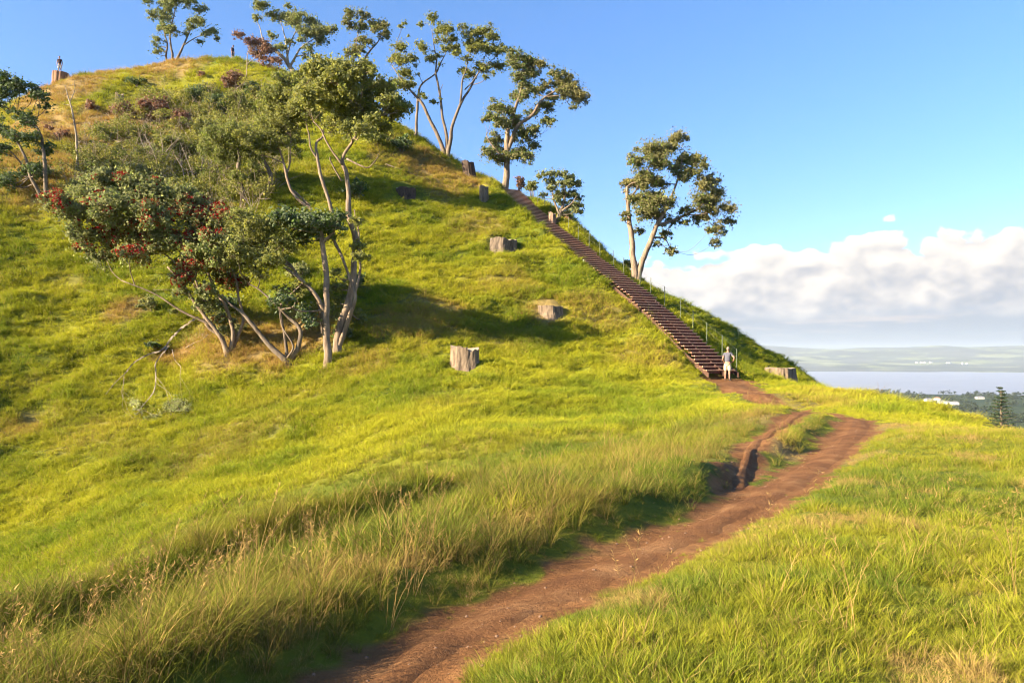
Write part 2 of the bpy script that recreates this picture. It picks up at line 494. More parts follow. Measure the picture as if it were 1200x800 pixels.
# ================================================================== grass
def blade_set(n, h, spread, width, bend, segs=3, hvar=.35, lean=(0, 0), tan_share=.1, straight=0.0, seed=1, heads=0):
    """a tuft of curved blades; returns V, Q, T and per-vertex h, r, tn"""
    g = np.random.default_rng(seed)
    V = []; Q = []; T = []; H = []; R = []; TN = []
    k = 0
    for b in range(n):
        a = g.random() * 2 * np.pi; rr = spread * np.sqrt(g.random())
        bx, by = rr * np.cos(a), rr * np.sin(a)
        L = h * (1 + hvar * (g.random() * 2 - 1))
        da = a + (g.random() - .5) * 2.4
        bd = bend * (.35 + g.random() * 1.1) * (1 - straight)
        w = width * (.7 + .6 * g.random())
        fa = g.random() * np.pi
        wx, wy = np.cos(fa) * w, np.sin(fa) * w
        tn = 1.0 if g.random() < tan_share else g.random() * .25
        r = g.random()
        dx, dy = np.cos(da), np.sin(da)
        th0 = .12 + .25 * g.random()
        x, y, z = bx, by, -.04
        ds = L / segs
        for s in range(segs + 1):
            t = s / segs
            ww = (1 - t ** 1.6) * .9 + .1
            if s < segs:
                V += [(x - wx * ww, y - wy * ww, z), (x + wx * ww, y + wy * ww, z)]
                H += [t, t]; R += [r, r]; TN += [tn, tn]
            else:
                V.append((x, y, z)); H.append(1.0); R.append(r); TN.append(tn)
            th = th0 + bd * t * 1.5
            x += ds * (np.sin(th) * dx + lean[0] * (t + .2)); y += ds * (np.sin(th) * dy + lean[1] * (t + .2)); z += ds * np.cos(th)
        for s in range(segs - 1):
            Q.append((k + 2 * s, k + 2 * s + 1, k + 2 * s + 3, k + 2 * s + 2))
        T.append((k + 2 * segs - 2, k + 2 * segs - 1, k + 2 * segs))
        k += 2 * segs + 1
    for b in range(heads):
        # seed stalks: thin stem, a loose drooping head of small spikelets
        a = g.random() * 2 * np.pi; rr = spread * .7 * np.sqrt(g.random())
        p0 = np.array([rr * np.cos(a), rr * np.sin(a), 0.])
        L = h * (1.25 + .7 * g.random()); da = g.random() * 6.28; ln = .1 + .3 * g.random()
        pts = []
        for s in range(6):
            t = s / 5
            off = ln * t ** 2.2 * L
            pts.append(p0 + [off * np.cos(da) + lean[0] * t * L * .7, off * np.sin(da) + lean[1] * t * L * .7, L * t - .25 * off])
        pts = np.array(pts); r = g.random()
        w = max(width * .35, .0012)
        for s in range(5):
            for sx in (1,):
                V += [tuple(pts[s] - [w, 0, 0]), tuple(pts[s] + [w, 0, 0]), tuple(pts[s + 1] + [w, 0, 0]), tuple(pts[s + 1] - [w, 0, 0])]
                Q.append((k, k + 1, k + 2, k + 3)); H += [1.] * 4; R += [r] * 4; TN += [1.] * 4; k += 4
        for q in range(16):
            t = .7 + .3 * g.random(); i = min(4, int(t * 5)); f = t * 5 - i
            c = pts[i] * (1 - f) + pts[i + 1] * f
            d = g.normal(size=3) * .5; d[2] = abs(d[2]) * .4 + .3; d /= np.linalg.norm(d)
            ll = h * .07 * (.6 + g.random()); u = np.cross(d, g.normal(size=3)); u = u / np.linalg.norm(u) * width * 1.0
            V += [tuple(c), tuple(c + d * ll * .5 + u), tuple(c + d * ll), tuple(c + d * ll * .5 - u)]
            Q.append((k, k + 1, k + 2, k + 3)); H += [1.] * 4; R += [r] * 4; TN += [1.2] * 4; k += 4
    return np.array(V), np.array(Q), np.array(T), np.array(H), np.array(R), np.array(TN)


def tuft_obj(name, mat, **k):
    V, Q, T, H, R, TN = blade_set(**k)
    return mesh_np(name, V, [Q, T], [mat], cols={'h': H, 'r': R, 'tn': TN}, link=False)


def scatter(name, tufts, xyz, rotz, tilt, scl, idx, dry, lush, label=None):
    me = bpy.data.meshes.new(name)
    n = len(xyz)
    me.vertices.add(n); me.vertices.foreach_set('co', np.asarray(xyz, np.float32).ravel())
    rot = np.column_stack([tilt[:, 0], tilt[:, 1], rotz]).astype(np.float32)
    at = me.attributes.new('rot', 'FLOAT_VECTOR', 'POINT'); at.data.foreach_set('vector', rot.ravel())
    for k, c in (('scl', scl), ('dry', dry), ('lush', lush), ('rnd', RNG.random(n))):
        at = me.attributes.new(k, 'FLOAT', 'POINT'); at.data.foreach_set('value', np.asarray(c, np.float32))
    at = me.attributes.new('idx', 'INT', 'POINT'); at.data.foreach_set('value', np.asarray(idx, np.int32))
    o = bpy.data.objects.new(name, me); COL.objects.link(o)
    ng = bpy.data.node_groups.new(name + '_scatter', 'GeometryNodeTree')
    ng.interface.new_socket('Geometry', in_out='INPUT', socket_type='NodeSocketGeometry')
    ng.interface.new_socket('Geometry', in_out='OUTPUT', socket_type='NodeSocketGeometry')
    N, L = ng.nodes, ng.links
    gi = N.new('NodeGroupInput'); go = N.new('NodeGroupOutput')
    jn = N.new('GeometryNodeGeometryToInstance')
    for t in tufts[::-1]:
        oi = N.new('GeometryNodeObjectInfo'); oi.inputs['Object'].default_value = t; oi.inputs['As Instance'].default_value = False
        L.new(oi.outputs['Geometry'], jn.inputs[0])
    ip = N.new('GeometryNodeInstanceOnPoints')
    ip.inputs['Pick Instance'].default_value = True
    def na(nm, ty):
        q = N.new('GeometryNodeInputNamedAttribute'); q.data_type = ty; q.inputs['Name'].default_value = nm
        return q.outputs['Attribute']
    L.new(gi.outputs[0], ip.inputs['Points']); L.new(jn.outputs[0], ip.inputs['Instance'])
    L.new(na('idx', 'INT'), ip.inputs['Instance Index'])
    L.new(na('rot', 'FLOAT_VECTOR'), ip.inputs['Rotation'])
    L.new(na('scl', 'FLOAT'), ip.inputs['Scale'])
    L.new(ip.outputs[0], go.inputs[0])
    md = o.modifiers.new('scatter', 'NODES'); md.node_group = ng
    tag(o, kind='stuff', label=label)
    print(name, n)
    return o


def grass_mat(name, green, yellow, tan, dark, trans=.35, tip=0.0):
    m, nt, N, L = new_mat(name)
    h = attr(nt, 'h').outputs['Fac']; r = attr(nt, 'r').outputs['Fac']; tn = attr(nt, 'tn').outputs['Fac']
    dry = attr(nt, 'dry', 'INSTANCER').outputs['Fac']; lush = attr(nt, 'lush', 'INSTANCER').outputs['Fac']; rnd = attr(nt, 'rnd', 'INSTANCER').outputs['Fac']
    a = math_(nt, 'MULTIPLY_ADD', math_(nt, 'SUBTRACT', rnd, .5), .5, lush)
    a = math_(nt, 'MULTIPLY_ADD', math_(nt, 'SUBTRACT', r, .5), .6, a, clamp=True)
    c = mixc(nt, a, yellow, green)
    c = mixc(nt, math_(nt, 'MULTIPLY', math_(nt, 'SUBTRACT', 1.0, h, clamp=True), .65), c, dark)  # root shade painted into the blade colour: darker towards the ground
    # dry blades
    d = math_(nt, 'ADD', math_(nt, 'MULTIPLY', dry, 1.15), math_(nt, 'SUBTRACT', r, .75))
    d = math_(nt, 'ADD', d, math_(nt, 'MULTIPLY', math_(nt, 'SUBTRACT', rnd, .5), .35))
    if tip: d = math_(nt, 'ADD', d, math_(nt, 'MULTIPLY', math_(nt, 'POWER', h, 2.0), tip))
    d = math_(nt, 'MULTIPLY', d, 1.2, clamp=True)
    d = math_(nt, 'MAXIMUM', d, math_(nt, 'MULTIPLY', tn, .85), clamp=True)
    c = mixc(nt, d, c, mixc(nt, r, tan, tuple(x * .6 for x in tan)))
    df = nd(nt, 'ShaderNodeBsdfPrincipled', ins={'Base Color': c, 'Roughness': .7, 'Specular IOR Level': .06})
    tr = nd(nt, 'ShaderNodeBsdfTranslucent', ins={'Color': c})
    mx = nd(nt, 'ShaderNodeMixShader', ins={0: trans, 1: df.outputs[0], 2: tr.outputs[0]})
    nd(nt, 'ShaderNodeOutputMaterial', ins={'Surface': mx.outputs[0]})
    return m


def build_grass():
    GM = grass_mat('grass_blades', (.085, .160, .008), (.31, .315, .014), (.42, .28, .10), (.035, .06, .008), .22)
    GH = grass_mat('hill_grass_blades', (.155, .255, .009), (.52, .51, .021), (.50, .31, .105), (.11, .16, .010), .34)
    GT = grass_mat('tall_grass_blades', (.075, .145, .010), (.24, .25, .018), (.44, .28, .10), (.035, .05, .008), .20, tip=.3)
    # near turf: fine blades
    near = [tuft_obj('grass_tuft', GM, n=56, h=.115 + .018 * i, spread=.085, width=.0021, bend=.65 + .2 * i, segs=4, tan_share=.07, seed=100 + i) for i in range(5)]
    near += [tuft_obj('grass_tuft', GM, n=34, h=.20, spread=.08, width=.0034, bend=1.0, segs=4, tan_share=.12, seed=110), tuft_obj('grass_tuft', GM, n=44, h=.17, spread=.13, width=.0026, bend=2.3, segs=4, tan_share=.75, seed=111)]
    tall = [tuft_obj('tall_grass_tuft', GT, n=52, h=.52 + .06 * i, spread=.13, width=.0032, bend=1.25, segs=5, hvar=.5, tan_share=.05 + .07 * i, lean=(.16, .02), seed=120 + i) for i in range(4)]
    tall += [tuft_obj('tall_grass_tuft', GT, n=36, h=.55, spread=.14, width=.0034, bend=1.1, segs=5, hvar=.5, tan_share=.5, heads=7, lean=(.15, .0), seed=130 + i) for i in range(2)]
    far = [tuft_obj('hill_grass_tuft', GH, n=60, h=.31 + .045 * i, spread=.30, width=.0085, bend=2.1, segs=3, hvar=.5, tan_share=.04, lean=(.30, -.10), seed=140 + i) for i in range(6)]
    # ---- positions
    def sample(n, rmin, rmax, dens, amax=44):
        """points with density dens(r) per square metre, by rejection"""
        out = []
        r = np.linspace(rmin, rmax, 400); cdf = np.cumsum(dens(r) * r); tot = cdf[-1] * (r[1] - r[0]) * 2 * math.radians(amax)
        N_ = int(tot); u = RNG.random(N_) * cdf[-1]
        rr = np.interp(u, cdf, r); aa = math.radians(amax) * (RNG.random(N_) * 2 - 1)
        return rr * np.sin(aa), rr * np.cos(aa)
    def setup(x, y):
        d, w, _ = seg_dist(x, y, _pp); db, wb, _ = seg_dist(x, y, _pb)
        ad = np.minimum(np.abs(d) - w, np.abs(db) - wb)
        rx = x - STAIR0[0]; ry = y - STAIR0[1]
        a = rx * SDIR[0] + ry * SDIR[1]; b = rx * SNRM[0] + ry * SNRM[1] - stair_off(a)
        st = (b > -.96) & (b < 1.05) & (a > -.2) & (a < SLEN + .8)
        return d, w, ad, st
    def thin(x, y):
        k = np.ones(len(x))
        for a, b, r0_, r1_ in KEEPOUT: k = np.minimum(k, sstep(r0_, r1_, np.hypot(x - a, y - b)) * .8 + .2 * (np.hypot(x - a, y - b) > r0_))
        return k
    # near zone
    x, y = sample(0, 1.9, 26, lambda r: 1 / (.031 + .0069 * r) ** 2, 46)
    d, w, ad, st = setup(x, y)
    wob = .26 * fbm(x / .32, y / .32, 3) + .22 * sstep(.25, .6, fbm(x / .9 + 31, y / .9, 2))
    sm = soil_mask(x, y)
    keep = (ad + wob > -.04) & (thin(x, y) > .1) & (RNG.random(len(x)) > .8 * sm)
    z = ground(x, y)
    dry, lush = zones(x, y, z)
    left = d < 0
    fu = -d - w + .35 * fbm(x / 1.7 + 50, y / 1.7, 2)
    tallz = left * sstep(.08, .4, ad + wob * .6) * sstep(27, 21, y) * (1 - .97 * np.exp(-((fu - 3.1) / .65) ** 4) * (y < 14))
    # narrow the tall band: it thins out on the far side of the crest
    lat = -d - w
    tz = tallz * sstep(5.2, 4.2, lat) * (.62 + 1.1 * fbm(x / .8 + 3, y / .8, 3))
    istall = (RNG.random(len(x)) < np.clip(tz * .48, 0, .48)) & keep
    nt_ = keep & ~istall
    edge = sstep(.0, .5, ad)
    sc = np.where(left, .82, .66) * np.where(left, .55 + .75 * sstep(.3, 1.2, ad), .62 + .5 * sstep(.0, .9, ad)) * (1 + .65 * fbm(x / .6, y / .6, 3) + .3 * fbm(x / 2.2, y / 2.2, 2)) * (.75 + .5 * RNG.random(len(x)))
    r = np.hypot(x, y); sc = sc * (1 + .012 * r)
    sc = np.where(left & (ad < .5), sc * .6, sc) * (1 - .45 * sm)
    lush_shade2 = np.clip(lush + np.where(left & (ad < .7), .5, 0) - np.where(~left, .08, 0), 0, 1)  # dark green path strip, deepened further to stand in for the bank's shadow
    fu_ = -d - w + .35 * fbm(x / 1.7 + 50, y / 1.7, 2)
    lush_shade2 = np.clip(lush_shade2 + .5 * np.exp(-((fu_ - 3.3) / .8) ** 2) * left * (y < 17), 0, 1)  # shadow band along the furrow painted in as deeper green
    dn = fbm(x / .7 + 20, y / .7, 3)
    dry2 = np.clip(dry * .8 + .75 * sstep(.12, .45, dn), 0, 1); lush_shade2 = np.clip(lush_shade2 + .7 * fbm(x / .5 + 9, y / .5, 2), 0, 1); dry2 = dry2 * np.where(left & (fu_ > 2.4), .15, 1)  # tan cut from the furrow outward to keep the painted shadow band dark
    til = lambda n, s: (RNG.random((n, 2)) - .5) * s
    def emit(nm, mask, tufts, sc_, dry_, lush_shade_, idx, label, tl=.65):
        n = mask.sum()
        return scatter(nm, tufts, np.column_stack([x, y, z])[mask], RNG.random(n) * 6.283, til(n, tl), sc_[mask], idx[mask], dry_[mask], lush_shade_[mask], label)
    idx = RNG.integers(0, 5, len(x)); idx = np.where(RNG.random(len(x)) < .07, 5, idx); idx = np.where(RNG.random(len(x)) < .05, 6, idx); idx = np.where(dry2 > .45, np.where(RNG.random(len(x)) < .5, 6, idx), idx)
    emit('grass', nt_, near, sc, dry2, lush_shade2, idx, 'bright green grass covering both sides of the dirt path')
    tsc = .46 * (.62 + .5 * sstep(.1, .6, ad)) * (.7 + .6 * RNG.random(len(x))) * (1 + .55 * fbm(x / 1.1, y / 1.1, 3))
    it = RNG.integers(0, 4, len(x)); hp = RNG.random(len(x)) < .10 * sstep(6, 9, r * 0 + r * 0 + 14 - r); it = np.where(hp, 4 + (RNG.random(len(x)) < .5), it)
    n = istall.sum()
    # blades keep their lean towards the path: rotate only a little
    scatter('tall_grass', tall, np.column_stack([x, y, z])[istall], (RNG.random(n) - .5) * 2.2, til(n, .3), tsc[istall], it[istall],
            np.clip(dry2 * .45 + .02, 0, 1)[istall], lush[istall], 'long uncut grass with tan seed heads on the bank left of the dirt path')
    # single tall seed stalks standing above the rest
    stalk = [tuft_obj('seed_stalk', GT, n=5, h=.45, spread=.07, width=.0022, bend=.8, segs=5, tan_share=1.0, heads=4, lean=(.12, .0), seed=160 + i) for i in range(3)]
    sp = []
    for px, py, n_, rad in ((185, 715, 9, .5), (245, 700, 9, .5), (40, 770, 5, .3), (330, 690, 8, .5), (430, 655, 8, .6), (300, 730, 6, .3), (915, 665, 1, .1), (1085, 660, 1, .1), (560, 610, 8, .8),
                            (690, 560, 8, 1.0), (1110, 480, 12, 1.6), (1060, 470, 10, 1.5), (1168, 500, 14, .5), (1150, 690, 2, .2), (150, 640, 8, .8), (60, 660, 8, .8), (870, 485, 5, 1.0), (480, 700, 5, .2), (1000, 720, 2, .3), (770, 760, 2, .1)):
        Y_ = hit(px, py); x_ = (px - 600) / F * Y_
        for q in range(n_): sp.append((x_ + RNG.normal() * rad, Y_ + RNG.normal() * rad))
    sp = np.array(sp); sp = sp[path_dist(sp[:, 0], sp[:, 1]) > .05]
    n = len(sp)
    scatter('dry_seed_stalks', stalk, np.column_stack([sp, ground(sp[:, 0], sp[:, 1])]), (RNG.random(n) - .5) * 2.6, til(n, .35), .62 + .4 * RNG.random(n), RNG.integers(0, 3, n), np.full(n, .8), np.full(n, .3),
            'tall dry tan seed stalks standing above the grass beside the dirt path')
    # pebbles and crumbs of earth on the trodden ground
    m_ = simple_mat('pebble_earth', (.20, .12, .075), .9)
    pb = []
    for i in range(3):
        import bmesh
        bm = bmesh.new(); bmesh.ops.create_icosphere(bm, subdivisions=2, radius=.5)
        for v in bm.verts: v.co *= 1 + .35 * (RNG.random() - .5); v.co.z *= .6
        me = bpy.data.meshes.new('pebble'); bm.to_mesh(me); bm.free(); me.materials.append(m_); pb.append(bpy.data.objects.new('pebble', me))
    n = 450; y_ = 3 + 20 * RNG.random(n) ** 1.6; px_ = np.interp(y_, PATH[:, 1], PATH[:, 0]); x_ = px_ + RNG.normal(size=n) * .5
    k_ = path_dist(x_, y_) < .12; x_, y_ = x_[k_], y_[k_]; n = len(x_)
    scatter('gravel', pb, np.column_stack([x_, y_, ground(x_, y_) + .028]), RNG.random(n) * 6, til(n, .6), .006 + .022 * RNG.random(n) ** 3, RNG.integers(0, 3, n), np.zeros(n), np.zeros(n), 'small stones and crumbs of earth lying on the dirt path')
    # hill zone
    x, y = sample(0, 20, 125, lambda r: np.minimum(1 / (.06 + .0042 * r) ** 2, 40) * sstep(20, 26, r), 44)
    z = ground(x, y)
    d, w, ad, st = setup(x, y)
    keep = (ad > .12) & ~st & (z > -14) & (thin(x, y) > .02) & (RNG.random(len(x)) > .85 * soil_mask(x, y))
    # leave out what lies behind the hill
    e = 1.0
    x, y, z, ad, d = x[keep], y[keep], z[keep], ad[keep], d[keep]
    dry, lush = zones(x, y, z)
    r = np.hypot(x, y)
    cl = fbm(x / 1.2, y / 1.2, 3)
    flank = sstep(0, 3, (x - STAIR0[0]) * SNRM[0] + (y - STAIR0[1]) * SNRM[1] - 2.0) * sstep(43, 48, y)
    sc = (.60 + .42 * sstep(20, 60, r)) * thin(x, y) * (1 - .35 * flank) * (1 + .55 * cl) * (.7 + .6 * RNG.random(len(x))) * (.35 + .65 * sstep(.2, 2.2, ad))
    gx = (ground(x + .6, y) - ground(x - .6, y)) / 1.2; gy = (ground(x, y + .6) - ground(x, y - .6)) / 1.2
    down = np.arctan2(-gy, -gx)
    n = len(x)
    tl = np.column_stack([np.clip(gy, -1, 1) * .35, -np.clip(gx, -1, 1) * .35]) + til(n, .3)
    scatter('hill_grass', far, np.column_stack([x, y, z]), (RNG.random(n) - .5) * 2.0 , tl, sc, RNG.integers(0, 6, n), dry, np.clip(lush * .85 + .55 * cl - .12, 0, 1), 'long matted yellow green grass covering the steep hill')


def ground_mat():
    m, nt, N, L = new_mat('soil_and_thatch')
    tc = nd(nt, 'ShaderNodeTexCoord')
    n1 = nd(nt, 'ShaderNodeTexNoise', ins={'Vector': tc.outputs['Object'], 'Scale': 3.0, 'Detail': 8.0, 'Roughness': .7})
    n2 = nd(nt, 'ShaderNodeTexNoise', ins={'Vector': tc.outputs['Object'], 'Scale': .02, 'Detail': 8.0, 'Roughness': .6})
    dry = attr(nt, 'dry').outputs['Fac']; lush = attr(nt, 'lush').outputs['Fac']
    c = mixc(nt, lush, (.22, .22, .014), (.08, .12, .008))
    c = mixc(nt, dry, c, (.32, .21, .09))
    c = mixc(nt, math_(nt, 'MULTIPLY', n1.outputs[0], .7), c, (.05, .045, .015))
    n3 = nd(nt, 'ShaderNodeTexNoise', ins={'Vector': tc.outputs['Object'], 'Scale': 1.7, 'Detail': 9.0, 'Roughness': .7})
    earth = ramp(nt, n3.outputs[0], [(.30, (.10, .044, .017)), (.5, (.165, .077, .030)), (.70, (.24, .125, .052))])
    c = mixc(nt, attr(nt, 'soil').outputs['Fac'], c, earth)
    # the low land far away: pasture and woodland patches
    far = ramp(nt, n2.outputs[0], [(.40, (.012, .028, .010)), (.50, (.03, .045, .015)), (.60, (.05, .07, .02))])
    sp = nd(nt, 'ShaderNodeSeparateXYZ', ins={0: tc.outputs['Object']})
    f = math_(nt, 'MULTIPLY', math_(nt, 'SUBTRACT', -20.0, sp.outputs[2]), .04, clamp=True)
    c = mixc(nt, f, c, far)
    b = nd(nt, 'ShaderNodeBump', ins={'Strength': .8, 'Height': n1.outputs[0], 'Distance': .12})
    p = nd(nt, 'ShaderNodeBsdfPrincipled', ins={'Base Color': c, 'Roughness': .9, 'Normal': b.outputs[0], 'Specular IOR Level': .1})
    nd(nt, 'ShaderNodeOutputMaterial', ins={'Surface': p.outputs[0]})
    return m


def dirt_mat():
    m, nt, N, L = new_mat('trodden_earth')
    tc = nd(nt, 'ShaderNodeTexCoord')
    n1 = nd(nt, 'ShaderNodeTexNoise', ins={'Vector': tc.outputs['Object'], 'Scale': 1.7, 'Detail': 9.0, 'Roughness': .7})
    n2 = nd(nt, 'ShaderNodeTexNoise', ins={'Vector': tc.outputs['Object'], 'Scale': 38.0, 'Detail': 5.0, 'Roughness': .7})
    v = nd(nt, 'ShaderNodeTexVoronoi', ins={'Vector': tc.outputs['Object'], 'Scale': 46.0})
    c = ramp(nt, n1.outputs[0], [(.30, (.10, .044, .017)), (.5, (.175, .082, .031)), (.70, (.28, .15, .065))])
    c = mixc(nt, math_(nt, 'MULTIPLY', n2.outputs[0], .45), c, (.11, .05, .03))
    peb = ramp(nt, v.outputs['Distance'], [(.10, (1, 1, 1)), (.2, (0, 0, 0))])
    c = mixc(nt, math_(nt, 'MULTIPLY', peb, .35), c, (.42, .27, .18))
    h = math_(nt, 'ADD', n2.outputs[0], math_(nt, 'MULTIPLY', peb, .6))
    h = math_(nt, 'ADD', h, math_(nt, 'MULTIPLY', n1.outputs[0], 2.0))
    b = nd(nt, 'ShaderNodeBump', ins={'Strength': .9, 'Height': h, 'Distance': .03})
    p = nd(nt, 'ShaderNodeBsdfPrincipled', ins={'Base Color': c, 'Roughness': .92, 'Normal': b.outputs[0], 'Specular IOR Level': .1})
    nd(nt, 'ShaderNodeOutputMaterial', ins={'Surface': p.outputs[0]})
    return m
# ================================================================== trees and shrubs
def leaf_mat(name, c1, c2, under, trans=.25):
    """leaves: colour varies leaf by leaf and clump by clump; paler felted underside"""
    m, nt, N, L = new_mat(name)
    a = attr(nt, 'tint').outputs['Fac']; b = attr(nt, 'hue').outputs['Fac']
    c = mixc(nt, b, c1, c2)
    c = mixc(nt, 1.0, c, nd(nt, 'ShaderNodeCombineColor', ins={0: a, 1: a, 2: a}).outputs[0], 'MULTIPLY')
    geo = nd(nt, 'ShaderNodeNewGeometry')
    c = mixc(nt, geo.outputs['Backfacing'], c, under)
    p = nd(nt, 'ShaderNodeBsdfPrincipled', ins={'Base Color': c, 'Roughness': .6, 'Specular IOR Level': .05})
    t = nd(nt, 'ShaderNodeBsdfTranslucent', ins={'Color': c})
    mx = nd(nt, 'ShaderNodeMixShader', ins={0: trans, 1: p.outputs[0], 2: t.outputs[0]})
    nd(nt, 'ShaderNodeOutputMaterial', ins={'Surface': mx.outputs[0]})
    return m


def bark_mat(name, light, dark, scale=5.0):
    m, nt, N, L = new_mat(name)
    tc = nd(nt, 'ShaderNodeTexCoord')
    mp = nd(nt, 'ShaderNodeMapping', ins={'Vector': tc.outputs['Object'], 'Scale': (1, 1, .22)})
    n = nd(nt, 'ShaderNodeTexNoise', ins={'Vector': mp.outputs[0], 'Scale': scale, 'Detail': 7.0, 'Roughness': .7})
    n2 = nd(nt, 'ShaderNodeTexNoise', ins={'Vector': tc.outputs['Object'], 'Scale': 1.1, 'Detail': 3.0})
    c = ramp(nt, n.outputs[0], [(.36, dark), (.58, light)])
    c = mixc(nt, math_(nt, 'MULTIPLY', n2.outputs[0], .5), c, tuple(x * .55 for x in light))
    b = nd(nt, 'ShaderNodeBump', ins={'Strength': .9, 'Height': n.outputs[0], 'Distance': .06})
    p = nd(nt, 'ShaderNodeBsdfPrincipled', ins={'Base Color': c, 'Roughness': .85, 'Normal': b.outputs[0], 'Specular IOR Level': .2})
    nd(nt, 'ShaderNodeOutputMaterial', ins={'Surface': p.outputs[0]})
    return m


class Crown:
    def __init__(s): s.V = []; s.t = []; s.h = []
    def leaves(s, c, rad, n, size, hue, flat=.85, shell=True, g=RNG):
        d = g.normal(size=(n, 3)); d /= np.linalg.norm(d, axis=1)[:, None]
        d[:, 2] = np.where((d[:, 2] < -.45) & (g.random(n) < .6), -d[:, 2], d[:, 2])
        rr = (.35 + .75 * g.random(n) ** .7) if shell else g.random(n) ** .5
        pos = c + d * rr[:, None] * rad * [1, 1, flat]
        nrm = d * .7 + g.normal(size=(n, 3)) * .75 + [0, 0, .3]
        nrm /= np.linalg.norm(nrm, axis=1)[:, None]
        u = np.cross(nrm, g.normal(size=(n, 3))); u /= np.linalg.norm(u, axis=1)[:, None] + 1e-9
        v = np.cross(nrm, u)
        a = size * (.45 + 1.1 * g.random(n))[:, None]; b = a * .55
        quad = np.stack([pos - u * a, pos + v * b, pos + u * a, pos - v * b], 1)
        s.V.append(quad.reshape(-1, 3))
        s.t.append(np.repeat(.65 + .7 * g.random(n), 4)); s.h.append(np.repeat(np.clip(hue + (g.random(n) - .5) * .5, 0, 1), 4))
    def build(s, name, mat, parent):
        V = np.concatenate(s.V); n = len(V) // 4
        return mesh_np(name, V, np.arange(4 * n).reshape(n, 4), [mat], parent, cols={'tint': np.concatenate(s.t), 'hue': np.concatenate(s.h)})


def zoomed(sx, ox, oy, lst):
    """rows read off an enlarged view: (x, y, ...) in it -> photo pixels; a third number is a radius in the same view"""
    out = []
    for r in lst: out.append((ox + r[0] * sx, oy + r[1] * sx) + ((r[2] * sx,) + tuple(r[3:]) if len(r) > 2 else ()))
    return out


def stemz(sx, ox, oy, st):
    return [[(ox + a * sx, oy + b * sx) + tuple(rest) for (a, b, *rest) in s] for s in st]


